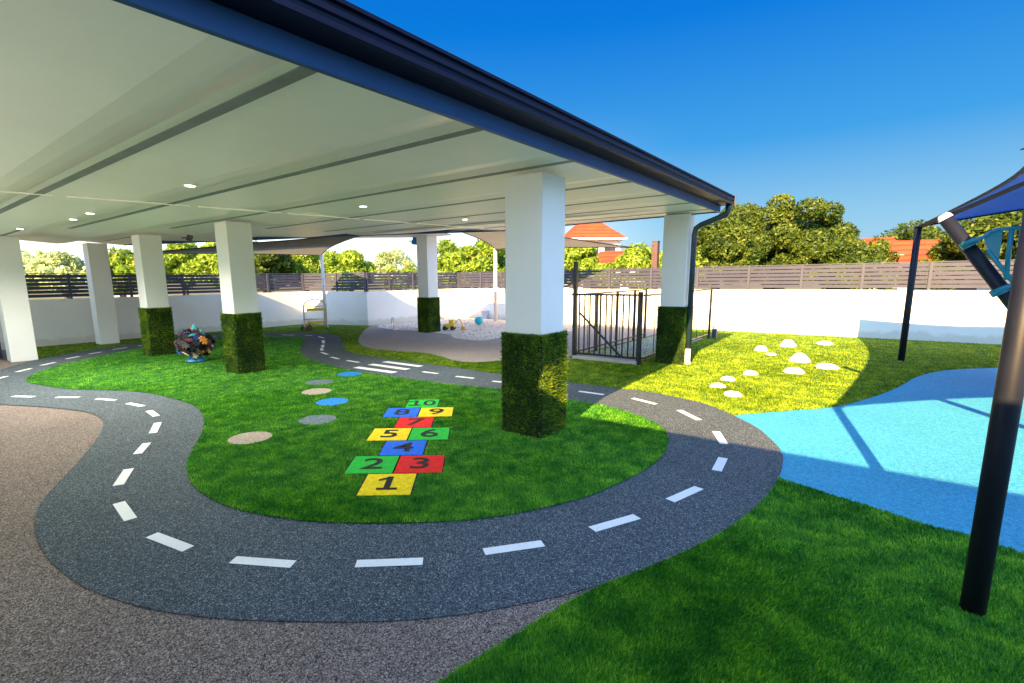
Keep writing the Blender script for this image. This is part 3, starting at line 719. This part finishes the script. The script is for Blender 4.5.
bm = NB(); bar(bm, (.005, gy0-4.1+.28, .12), (.005, gy1-4.1-.08, .92), .03, .03, (1, 0, 0)); obj('brace', bm, K['black_metal'], gt)
def rail_fence(a, b, posts, lab, h=1.26, bars=True):
    A, B = Vector(a), Vector(b); mid = (A+B)/2; f = empty('rail_fence', (mid.x, mid.y, 0), label=lab, cat='railing')
    d = (B-A).normalized(); L = (B-A).length
    for t in posts:
        p = A+d*t-mid; obj('post', box(NB(), (p.x-.025, p.y-.025, 0), (p.x+.025, p.y+.025, h+.02)), K['black_metal'], f)
    for z in (h, .12):
        p0, p1 = A-mid, B-mid; obj('rail', bar(NB(), (p0.x, p0.y, z), (p1.x, p1.y, z), .03, .035), K['black_metal'], f)
    if bars:
        n = int(L/.55)
        for k in range(1, n):
            p = A+d*(L*k/n)-mid; obj('bar', box(NB(), (p.x-.006, p.y-.006, .13), (p.x+.006, p.y+.006, h-.01)), K['black_metal'], f)
    return f
rail_fence((9.0, 4.82), (13.0, 4.92), [1.0, 2.1, 3.2, 4.0], 'black railing with posts running back behind the gate')
rail_fence((8.95, 3.42), (13.7, 3.50), [1.5, 3.0, 4.72], 'black railing running behind the corner pillar')
bm = NB(); box(bm, (-.07, -.05, 0), (.07, .05, .22)); box(bm, (-.075, -.055, .22), (.075, .055, .24))
o = obj('meter_box', bm, K['fpost']); o.location = (13.9, 3.42, .0); tag(o, 'small grey box on the turf beside the last railing post', 'box')
tag(flat('ramp_slab', slab, .012, K['concrete']), kind='structure')

# ------------------------------------------------------------------ shade sails
def sail(name, corners, scal, C, m, lab, n=14):
    """four-cornered sail: scalloped edges, optional raised centre"""
    c = [Vector(q) for q in corners]; ctr = sum(c, Vector())/4 if C is None else Vector(C)
    bm = NB(); grid = []
    for i in range(n+1):
        row = []
        for j in range(n+1):
            u, v = i/n, j/n
            # pull edges in towards the centre between the corners
            base = (c[0]*(1-u)+c[1]*u)*(1-v)+(c[3]*(1-u)+c[2]*u)*v
            k = scal*(4*u*(1-u)*(1-min(v, 1-v)*2)**2 + 4*v*(1-v)*(1-min(u, 1-u)*2)**2)
            p = base+(ctr-base)*k
            pk = (min(u, 1-u)*2)*(min(v, 1-v)*2)
            if C is not None:
                hh = min(min(u, 1-u), min(v, 1-v))*2
                mean = sum(c, Vector())/4
                p = p+(ctr-mean)*hh
            row.append(bm.verts.new(p))
        grid.append(row)
    for i in range(n):
        for j in range(n): bm.faces.new((grid[i][j], grid[i+1][j], grid[i+1][j+1], grid[i][j+1]))
    rt_ = empty(name, c[0], label=lab, cat='shade sail')
    diag = [grid[i][i].co.copy() for i in range(n+1)]; diag2 = [grid[i][n-i].co.copy() for i in range(n+1)]
    border = [grid[i][0].co.copy() for i in range(n+1)]+[grid[n][j].co.copy() for j in range(1, n+1)]+[grid[i][n].co.copy() for i in range(n-1, -1, -1)]+[grid[0][j].co.copy() for j in range(n-1, -1, -1)]
    o = obj('fabric', bm, m, rt_, smooth=True); o.location = -c[0]
    return rt_, diag, diag2, border, c[0]
FPT = (12.06, -.30, 2.42); NPT = (3.16, -.44, 2.14)
s1, dg, dg2, bd, c0 = sail('shade_sail', [FPT, NPT, (4.3, -5, 2.7), (12.3, -5.6, 2.62)], .17, (7.8, -2.8, 3.45), K['sail_navy'], 'navy blue peaked shade sail at the right edge')
for d_ in (dg, dg2):
    bm = NB()
    for a, b in zip(d_, d_[1:]): bar(bm, a-Vector((0, 0, .03)), b-Vector((0, 0, .03)), .14, .006)
    o = obj('webbing', bm, K['web'], s1); o.location = -c0
bm = NB(); tube(bm, [p-Vector((0, 0, .004)) for p in bd], .018, 6, caps=False); o = obj('edge_cable', bm, K['web'], s1); o.location = -c0
def post(name, base, top, r, lab, m=K['post_metal'], cat='post', cap=None, plate=True):
    t = empty(name, (base[0], base[1], 0), label=lab, cat=cat)
    tp = Vector(top)-Vector((base[0], base[1], 0))
    obj('shaft', tube(NB(), [(0, 0, 0), tp*.5, tp], r, 20), m, t, smooth=False)
    for p_ in t.children[0].data.polygons: p_.use_smooth = len(p_.vertices) == 4
    if cap:
        d = tp.normalized(); obj('cap', tube(NB(), [tp+d*.001, tp+d*.035, tp+d*.05], r*1.06, 18, r2=r*.7), cap, t)
    return t
near = post('sail_post', G(972, 612), (3.17, -.46, 2.16), .047, 'thick black sail post standing in the near turf')
x, y = G(901, 361)
post('sail_post', (x, y), (12.04, -.30, 2.42), .052, 'black sail post by the far edge of the blue softfall')
# raking mast with teal play frame
top = AX(946, 219, 6.5); dn = AX(1010, 300, 6.5); dv = (dn-top); base = top+dv*(top.z/-dv.z)
mast = post('leaning_mast', (base.x, base.y), tuple(top), .055, 'leaning black mast with pale cap under the navy sail', cap=K['white_cap'], cat='mast')
for o_, q in ((0, (6.1, -5, 2.7)),): pass
post('sail_post', (4.3, -5.05), (4.3, -5, 2.72), .075, 'black sail post right of the picture, near side')
post('sail_post', (12.3, -5.65), (12.3, -5.6, 2.64), .075, 'black sail post right of the picture, far side')
TX = 6.36
def T(px, py, dx=0): 
    v = AX(px, py, TX+dx); return v
org = T(985, 237)
fr = empty('climbing_frame', org, label='teal tubular climbing frame fixed to the leaning mast', cat='climbing frame')
def tp_(name, pts, r, m=K['teal']):
    o = obj(name, tube(NB(), [Vector(p)-org for p in pts], r, 12), m, fr, smooth=True); return o
tp_('top_bar', [T(962, 244), T(972, 241), T(984, 237), T(990, 232), T(997, 229.5), T(1024, 227.5), T(1075, 226)], .017)
tp_('upright', [T(1012, 229), T(1009, 250), T(1006, 280)], .018)
tp_('upright', [T(1022, 229), T(1018, 262), T(1014, 284)], .015)
tp_('brace', [T(987, 250), T(1000, 266), T(1014, 283)], .017)
tp_('lower_bar', [T(992, 292.5), T(1003, 288), T(1014, 284), T(1017, 272), T(1020, 262), T(1060, 255)], .018)
bm = NB()
pp = [T(984, 236), T(989, 231), T(997, 229.5), T(1003, 231), T(1001, 245), T(998.5, 263), T(993, 257), T(988, 250), T(985, 243)]
f1_ = [bm.verts.new(p-org) for p in pp]; f2_ = [bm.verts.new(p-org+Vector((.02, 0, 0))) for p in pp]
bm.faces.new(f1_); bm.faces.new(f2_[::-1])
for i in range(len(pp)): bm.faces.new((f1_[i], f1_[(i+1) % len(pp)], f2_[(i+1) % len(pp)], f2_[i]))
obj('side_panel', bm, K['teal'], fr)
for q in ((966, 243.5), (996, 291)):
    c = T(q[0]+3, q[1], .1)-org; lathe_b = NB(); tube(lathe_b, [c-dv.normalized()*.03, c+dv.normalized()*.03], .064, 18); obj('clamp', lathe_b, K['teal'], fr)

# tan sails over the far side
PA = (10.15, 15.0)
zA = ZAT(322, 255, *PA)
SBc = (5.1, 16.7, ZAT(163, 254, 5.1, 16.7)); SC = tuple(AX(368, 233, 8.9))
sA, *_r, c0A = sail('shade_sail', [(PA[0], PA[1], zA), SC, tuple((Vector(SC)+Vector(SBc))/2+Vector((-.05, -.05, 0))), SBc], .12, None, K['sail_tan'], 'large tan shade sail seen under the left canopy edge')
bm = NB(); tube(bm, _r[2], .015, 6, caps=False); o = obj('edge_cable', bm, K['web'], sA); o.location = -c0A
post('sail_post', PA, (PA[0], PA[1], zA+.05), .06, 'pale slim sail post beside the arched play rack', K['white_paint'])
PB = (15.0, 11.35); zB = ZAT(498, 249, *PB); TB = AX(632, 247.5, 15.4)
sB, *_r, c0B = sail('shade_sail', [(PB[0], PB[1], zB), tuple(TB), (11.4, 9.0, 3.12), tuple(AX(462, 232, 12.2))], .11, None, K['sail_tan'], 'tan shade sail seen beyond the nearest pillar')
bm = NB(); tube(bm, _r[2], .018, 6, caps=False); o = obj('edge_cable', bm, K['web'], sB); o.location = -c0B
post('sail_post', PB, (PB[0], PB[1], zB+.05), .065, 'pale cream sail post at the back of the sandpit', K['cream_wall'])
bm = NB(); tube(bm, [TB, (16.2, CP.y, CP.z-.08)], .008, 6); tag(obj('tension_cable', bm, K['steel']), 'thin steel cable from the tan sail to the brown post', 'cable')
bm = NB(); tube(bm, [(5.1, 16.7, ZAT(163, 254, 5.1, 16.7)), (4.3, 16.2, 2.42)], .008, 6); tag(obj('tension_cable', bm, K['steel']), 'thin steel cable from the large tan sail to the left wall pillar', 'cable')

# ------------------------------------------------------------------ play things
# arched rack
rk = empty('play_rack', (9.85, 15.15, 0), R(-34), label='cream arched wire play rack with two yellow trays', cat='play rack')
K['cream_metal'] = mat('cream_metal', (.5, .42, .3), .4); K['yellow_plastic'] = mat('yellow_plastic', (.8, .5, .03), .4)
arch = [(-.36, 0, .12), (-.36, 0, .7)]+[(-.36*math.cos(a_), 0, .7+.28*math.sin(a_)) for a_ in (math.pi*k/10 for k in range(11))]+[(.36, 0, .7), (.36, 0, .12)]
obj('arch_frame', tube(NB(), arch, .022, 8), K['cream_metal'], rk)
for z in (.74, .3):
    obj('shelf_rail', tube(NB(), [(-.36, 0, z), (.36, 0, z)], .016, 8), K['cream_metal'], rk)
    bm = NB(); box(bm, (-.27, -.09, z-.15), (.27, .09, z-.14)); box(bm, (-.27, -.1, z-.15), (.27, -.09, z-.07)); box(bm, (-.27, .09, z-.15), (.27, .1, z-.07)); obj('tray', bm, K['yellow_plastic'], rk)
for sx in (-1, 1):
    obj('foot', tube(NB(), [(sx*.36, 0, .14), (sx*.4, -.22, .03), (sx*.4, .22, .03)], .02, 8), K['cream_metal'], rk)
# push toy
tr = empty('push_trike', (9.15, 14.55, .016), R(30), label='small pink and cream wheeled toy in front of the arched rack', cat='ride-on toy')
K['pink'] = mat('pink', (.6, .15, .15), .4)
for q in ((-.16, .09), (-.16, -.09), (.16, 0)):
    bm = NB(); tube(bm, [(q[0], q[1]-.02, .08), (q[0], q[1]+.02, .08)], .08, 16); obj('wheel', bm, K['black_metal'], tr)
obj('frame', tube(NB(), [(-.16, 0, .1), (-.02, 0, .2), (.12, 0, .24), (.16, 0, .08)], .02, 8), K['pink'], tr)
obj('saddle', lathe(NB(), (-.08, 0, .2), [(.06, 0), (.075, .02), (.05, .04)], 14), K['yellow_plastic'], tr)
obj('handlebar', tube(NB(), [(.12, -.11, .36), (.11, 0, .34), (.12, .11, .36)], .013, 8), K['cream_metal'], tr)
obj('fork', tube(NB(), [(.11, 0, .34), (.15, 0, .1)], .014, 8), K['cream_metal'], tr)
# little wire hoop toy by the surround
x, y = G(393, 330.5)
hp = empty('hoop_toy', (x, y, .01), R(60), label='small pale hoop toy on the surround left of the far pillar', cat='hoop toy')
obj('hoop', tube(NB(), [(.2*math.cos(a_), 0, .2+.2*math.sin(a_)) for a_ in (2*math.pi*k/18 for k in range(19))], .014, 6), K['steel'], hp)
obj('stand', tube(NB(), [(-.2, 0, .02), (.25, -.2, .015), (.25, .2, .015)], .014, 6), K['steel'], hp)

# cluster of coloured plastic flowers / gears
FC = (4.22, 10.78)
fc = empty('flower_cluster', (FC[0], FC[1], .01), label='rounded cluster of coloured notched plastic flower discs on the turf', cat='garden ornament')
cols = dict(black=(.008, .008, .012), plum=(.10, .03, .05), pink=(.45, .25, .24), cream=(.75, .62, .42), orange=(.7, .27, .04), yellow=(.8, .55, .05), teal=(.05, .35, .38), navy=(.02, .05, .2), sky=(.03, .2, .4))
FM = {k: mat('plastic_'+k, v, .35) for k, v in cols.items()}
def gear(r, t=.03, n=8):
    bm = NB(); ring = []
    for k in range(n*4):
        a_ = 2*math.pi*k/(n*4); rr = r if k % 4 in (0, 1) else r*.68
        ring.append((math.cos(a_)*rr, math.sin(a_)*rr))
    lo_ = [bm.verts.new((x, y, -t/2)) for x, y in ring]; hi = [bm.verts.new((x, y, t/2)) for x, y in ring]
    bm.faces.new(lo_); bm.faces.new(hi)
    for i in range(len(ring)): bm.faces.new((lo_[i], lo_[(i+1) % len(ring)], hi[(i+1) % len(ring)], hi[i]))
    return bm
order = ['black', 'plum', 'black', 'cream', 'black', 'black', 'navy', 'pink', 'black', 'plum', 'black', 'black', 'navy', 'black', 'navy', 'orange']
gearmesh = {}
rr_ = random.Random(5)
for k in range(64):
    ph_ = math.acos(1-1.85*(k+.5)/64); th_ = k*2.39996
    d = Vector((math.sin(ph_)*math.cos(th_), math.sin(ph_)*math.sin(th_), math.cos(ph_)))
    c = Vector((d.x*.30, d.y*.30, .37+d.z*.25+(.05 if d.y > .3 else 0)))
    colr = order[rr_.randrange(len(order))]
    if d.z > .75 and d.x*-.7+d.y*.7 < 0: colr = 'teal' if k % 2 else 'plum'
    if colr not in gearmesh:
        gm = gear(.085); me = bpy.data.meshes.new('gear'); gm.to_mesh(me); gm.free(); me.materials.append(FM[colr]); gearmesh[colr] = me
    o = bpy.data.objects.new('flower_disc', gearmesh[colr]); COL.objects.link(o); o.parent = fc
    o.location = c; dd = (d+Vector((rr_.gauss(0, .5), rr_.gauss(0, .5), rr_.gauss(0, .5)))).normalized()
    o.rotation_euler = dd.to_track_quat('Z', 'Y').to_euler(); s_ = rr_.uniform(.8, 1.15); o.scale = (s_, s_, s_)
obj('core', lathe(NB(), (0, 0, .12), [(.1, 0), (.2, .1), (.24, .22), (.19, .36), (.08, .42)], 16), FM['black'], fc)
obj('base_tray', lathe(NB(), (0, 0, 0), [(.16, 0), (.19, .03), (.17, .05), (.10, .12)], 24), FM['sky'], fc)
obj('finial', lathe(NB(), (.02, -.02, .60), [(.04, 0), (.055, .05), (.05, .1), (.015, .16)], 14), FM['teal'], fc)

# sandpit toys
x, y = G(450, 330.5)
tk = empty('toy_digger', (x, y, .012), R(-60), label='yellow plastic toy digger on the sand beside the far pillar', cat='toy')
bm = NB(); box(bm, (-.2, -.11, .08), (.16, .11, .2)); obj('body', bm, K['yellow_plastic'], tk, bevel=.02)
bm = NB(); box(bm, (-.02, -.09, .202), (.12, .09, .33)); obj('cab', bm, K['yellow_plastic'], tk, bevel=.015)
obj('boom', tube(NB(), [(.14, 0, .2), (.3, 0, .36), (.42, 0, .12)], .022, 8), K['yellow_plastic'], tk)
obj('bucket', box(NB(), (.36, -.07, .02), (.48, .07, .12)), FM['orange'], tk)
for q in ((-.14, .12), (.1, .12), (-.14, -.12), (.1, -.12)):
    bm = NB(); tube(bm, [(q[0], q[1]-.02, .07), (q[0], q[1]+.02, .07)], .07, 14); obj('wheel', bm, K['black_metal'], tk)
x, y = G(479, 325)
tk = empty('toy_barrel', (x, y, .012), R(20), label='rounded turquoise toy lying on the sand', cat='toy')
K['turq'] = mat('turq', (.01, .42, .55), .35)
bm = NB(); lathe(bm, (0, 0, 0), [(.09, -.14), (.13, -.1), (.145, 0), (.13, .09), (.09, .14)], 20); bmesh.ops.rotate(bm, verts=bm.verts, cent=(0, 0, 0), matrix=Matrix.Rotation(R(90), 3, 'Y')); bmesh.ops.translate(bm, vec=(0, 0, .145), verts=bm.verts)
obj('shell', bm, K['turq'], tk, smooth=True)
obj('rim', tube(NB(), [(.14, .09*math.cos(a_), .145+.09*math.sin(a_)) for a_ in (2*math.pi*k/14 for k in range(15))], .02, 8), FM['navy'], tk)
x, y = G(485, 319)
bm = lathe(NB(), (0, 0, 0), [(.11, 0), (.15, .3), (.16, .32), (.12, .33)], 18); o = obj('toy_bucket', bm, mat('lav', (.45, .47, .55), .5)); o.location = (x, y, .012); tag(o, 'grey upright toy bucket behind the turquoise toy', 'toy')
# pebbles and scattered bits in the sand
def pebbles(n=900):
    V = []
    sx = [p[0] for p in sand]; sy = [p[1] for p in sand]
    r = np.random.default_rng(9)
    X = r.uniform(min(sx), max(sx), 12000); Y = r.uniform(min(sy), max(sy), 12000); k = inside(sand, X, Y)
    X, Y = X[k][:n], Y[k][:n]; k = (X < 15.4) & ~((X > 10.6) & (X < 11.4) & (Y > 10.5) & (Y < 11.3)); X, Y = X[k], Y[k]
    bm = NB()
    for x, y in zip(X, Y):
        s = random.uniform(.012, .035); h = s*random.uniform(.4, .8); a0 = random.random()*6
        b = [bm.verts.new((x+math.cos(a0+k*1.2566)*s*random.uniform(.7, 1.2), y+math.sin(a0+k*1.2566)*s*random.uniform(.7, 1.2), .011)) for k in range(5)]
        t = bm.verts.new((x, y, .012+h))
        for k in range(5): bm.faces.new((b[k], b[(k+1) % 5], t))
    return bm
tag(obj('pebbles', pebbles(), K['pebble']), 'brown and cream pebbles strewn over the sandpit', 'pebbles', kind='stuff')

# ------------------------------------------------------------------ trees and houses beyond the fence
K['leaf_olive'] = leafy('leaf_olive', (.010, .028, .003), (.055, .10, .008), (.19, .24, .025), .3, .9)
K['leaf_yellow'] = leafy('leaf_yellow', (.06, .13, .01), (.24, .38, .03), (.50, .62, .10), .45, .8)
K['leaf_pale'] = leafy('leaf_pale', (.25, .32, .12), (.48, .58, .28), (.75, .85, .55), .45, .8)
K['leaf_red'] = leafy('leaf_red', (.12, .06, .01), (.45, .16, .03), (.62, .28, .05), .3, .9)
def tree(px, dist, top_y, half_px, leaf, lab, n=9000, ls=.13, low=.9, seed=0, lobes=26, group='trees beyond the fence'):
    r = np.random.default_rng(seed+int(px)); x, y = DIR(px, dist)
    H = ZAT(px, top_y, x, y); rad = half_px*dist/F_PX*(1/ (1+((px-CX)/F_PX)**2))**.5
    t = empty('tree', (x, y, -.03), label=lab, cat='tree', group=group)
    zc = (H+low)/2; rz = (H-low)/2
    # lobes over the ellipsoid
    u = r.normal(size=(lobes, 3)); u /= np.linalg.norm(u, axis=1)[:, None]; u *= (r.random(lobes)**.22)[:, None]
    cen = u*np.array([rad*.80, rad*.80, rz*.76])+np.array([0, 0, zc]); lr = (.22+.20*r.random(lobes))*min(rad, rz*1.2)*(26/lobes)**.33
    k = r.choice(lobes, n, p=lr**2/np.sum(lr**2))
    v = r.normal(size=(n, 3)); v /= np.linalg.norm(v, axis=1)[:, None]
    dist_ = lr[k]*(.55+.5*r.random(n)**.6); C = cen[k]+v*dist_[:, None]*np.array([1, 1, .8])
    # leaf cards
    nn = v+r.normal(0, .7, (n, 3)); nn /= np.linalg.norm(nn, axis=1)[:, None]
    a_ = np.cross(nn, r.normal(size=(n, 3))); a_ /= np.linalg.norm(a_, axis=1)[:, None]; b_ = np.cross(nn, a_)
    s = ls*(.6+.8*r.random(n))[:, None]
    V = np.stack([C-a_*s, C+b_*s*.45, C+a_*s, C-b_*s*.45], 1)
    V[:, :, 2] = np.maximum(V[:, :, 2], .3)
    obj('crown', tri_mesh('crown', V, 4), K[leaf], t)
    bm = NB(); tube(bm, [(0, 0, 0), (.1, .05, zc*.5), (0, 0, zc*.9)], .05*H+.04, 8, r2=.025*H)
    for i in range(min(6, lobes)):
        tube(bm, [(0.05, .02, zc*.55), tuple(cen[i]*np.array([.5, .5, .9])), tuple(cen[i])], .02*H, 6, r2=.008*H)
    obj('trunk', bm, K['trunk'], t)
    return t
TR = [ # px, dist, top, half, leaf, label, n
 (770, 27, 191, 74, 'leaf_olive', 'largest round olive green tree beyond the fence, right of the gutter end', 85000, .075),
 (832, 25, 232, 40, 'leaf_olive', 'olive tree sloping down on the right of the largest tree', 30000, .07),
 (716, 24, 214, 40, 'leaf_olive', 'bushy tree showing beside the downpipe', 26000, .07),
 (866, 34, 232, 24, 'leaf_olive', 'small loose tree left of the orange roofs', 2500, .12),
 (912, 50, 219, 44, 'leaf_olive', 'rounded tree behind the orange roofs', 9000, .13),
 (972, 36, 214, 34, 'leaf_olive', 'tree behind the leaning mast', 8000, .13),
 (1010, 32, 206, 44, 'leaf_olive', 'tree seen through the teal frame', 9000, .12),
 (1070, 30, 200, 50, 'leaf_olive', 'tree at the far right edge beyond the fence', 7000, .12),
 (858, 23, 254, 34, 'leaf_olive', 'low bush along the fence below the orange roof', 7000, .1),
 (930, 24, 259, 30, 'leaf_olive', 'low dark bush along the fence behind the far sail post', 6000, .1),
 (683, 24, 238, 30, 'leaf_yellow', 'yellow green bush behind the corner pillar', 7000, .11),
 (640, 25, 243, 30, 'leaf_yellow', 'yellow green bush left of the brown post', 8000, .1),
 (605, 26, 262, 30, 'leaf_yellow', 'low yellow bush below the orange roofed house', 4000, .1),
 (572, 28, 236, 26, 'leaf_yellow', 'yellow green tree touching the orange roofed house', 8000, .1),
 (535, 29, 238, 40, 'leaf_yellow', 'yellow green tree hidden mostly by the nearest pillar', 6000, .12),
 (480, 27, 236, 36, 'leaf_yellow', 'yellow tree behind the cream sail post', 10000, .11),
 (450, 31, 238, 26, 'leaf_yellow', 'yellow tree just right of the far pillar', 6000, .11),
 (398, 34, 246, 24, 'leaf_pale', 'pale thin tree just left of the far pillar', 3500, .12),
 (350, 30, 246, 32, 'leaf_yellow', 'yellow bush between the tan sail and the far pillar', 8000, .11),
 (305, 31, 243, 30, 'leaf_yellow', 'yellow bush behind the pale slim sail post', 8000, .11),
 (265, 29, 238, 28, 'leaf_olive', 'greener bush seen below the large tan sail', 8000, .11),
 (225, 31, 232, 34, 'leaf_yellow', 'yellow tree behind the pillar right of the flower cluster', 8000, .12),
 (183, 33, 236, 26, 'leaf_yellow', 'yellow tree left of the large tan sail', 8000, .12),
 (120, 34, 245, 26, 'leaf_yellow', 'yellow tree right of the wall pillar', 6000, .12),
 (62, 36, 246, 24, 'leaf_pale', 'pale tree between the two plain pillars', 3500, .13),
 (20, 38, 246, 22, 'leaf_pale', 'pale tree behind the left pillar', 3000, .13),
]
for i, q in enumerate(TR):
    tree(*q[:6], n=q[6], ls=q[7], seed=i, lobes=90 if q[6] > 20000 else 34)
tree(425, 27, 262, 60, 'leaf_yellow', 'low yellow hedge mass behind the far wall', n=6000, ls=.1, seed=77)

def tiled_house(px, dist, eave_y, ridge_y, half_px, lab, depth=7, rz=0, mwall='cream_wall', ridge_k=.35):
    x, y = DIR(px, dist); az = math.atan2(y, x)
    cosf = 1/math.sqrt(1+((px-CX)/F_PX)**2)
    hw = half_px*dist*cosf/F_PX; ze = ZAT(px, eave_y, x, y); zr = ZAT(px, ridge_y, x, y)*1.0
    h = empty('house', (x, y, 0), az+math.pi/2+rz, label=lab, cat='house')   # local x runs across the view
    obj('wall', box(NB(), (-hw*.86, -depth*.4, -.03), (hw*.86, depth*.4, ze-.02)), K[mwall], h)
    bm = NB(); d2 = depth/2
    e = [bm.verts.new(v) for v in ((-hw, -d2, ze), (hw, -d2, ze), (hw, d2, ze), (-hw, d2, ze))]
    rr = [bm.verts.new((-hw*ridge_k, 0, zr)), bm.verts.new((hw*ridge_k, 0, zr))]
    bm.faces.new((e[0], e[1], rr[1], rr[0])); bm.faces.new((e[1], e[2], rr[1])); bm.faces.new((e[2], e[3], rr[0], rr[1])); bm.faces.new((e[3], e[0], rr[0])); bm.faces.new(e[::-1])
    obj('roof', bm, K['terracotta'], h)
    bm = NB(); box(bm, (-hw-.02, -d2-.04, ze-.16), (hw+.02, d2+.04, ze-.01)); obj('eave_gutter', bm, K['cream_wall'], h)
    for sx in (-.5, .1, .5):
        w_ = obj('window', box(NB(), (sx*hw-.5, depth*.4+.002, ze-1.6), (sx*hw+.5, depth*.4+.05, ze-.6)), K['white_paint'], h)
        obj('pane', box(NB(), (sx*hw-.43, depth*.4+.052, ze-1.53), (sx*hw+.43, depth*.4+.06, ze-.67)), K['glass'], w_)
    return h
tiled_house(588, 42, 240, 221, 27, 'cream upper house with orange tiled hip roof behind the nearest pillar', rz=.25, depth=5)
tiled_house(612, 35, 272, 251, 34, 'low orange tiled roof in front of the cream house', rz=.1)
tiled_house(872, 42, 270, 238, 34, 'orange tiled roof between the round tree and the far sail post', rz=-.2)
tiled_house(915, 38, 275, 240, 54, 'broad orange tiled roof behind the far sail post', rz=.15)
tiled_house(125, 44, 268, 255, 30, 'pale pink roofed house between the wall pillar and the next', rz=.1)
# pole and power line
x, y = DIR(985, 40); zt = ZAT(985, 214, x, y)
bm = NB(); tube(bm, [(0, 0, 0), (0, 0, zt)], .16, 10, r2=.11); box(bm, (-.9, -.06, zt-.6), (.9, .06, zt-.45))
o = obj('utility_pole', bm, K['concrete']); o.location = (x, y, -.03); tag(o, 'pale utility pole behind the navy sail', 'pole')
pa = Vector((x, y, ZAT(985, 238, x, y))); q2 = DIR(864, 35); pb = Vector((*q2, ZAT(864, 251, *q2)))
bm = NB(); tube(bm, [pa.lerp(pb, k/12)-Vector((0, 0, .9*math.sin(math.pi*k/12)*.6)) for k in range(13)], .035, 6)
tag(obj('power_line', bm, K['concrete']), 'sagging pale power line in front of the orange roofs', 'power line')

S.render.engine = 'CYCLES'
S.cycles.max_bounces = 10; S.cycles.diffuse_bounces = 6; S.cycles.transmission_bounces = 4
S.cycles.sample_clamp_indirect = 6
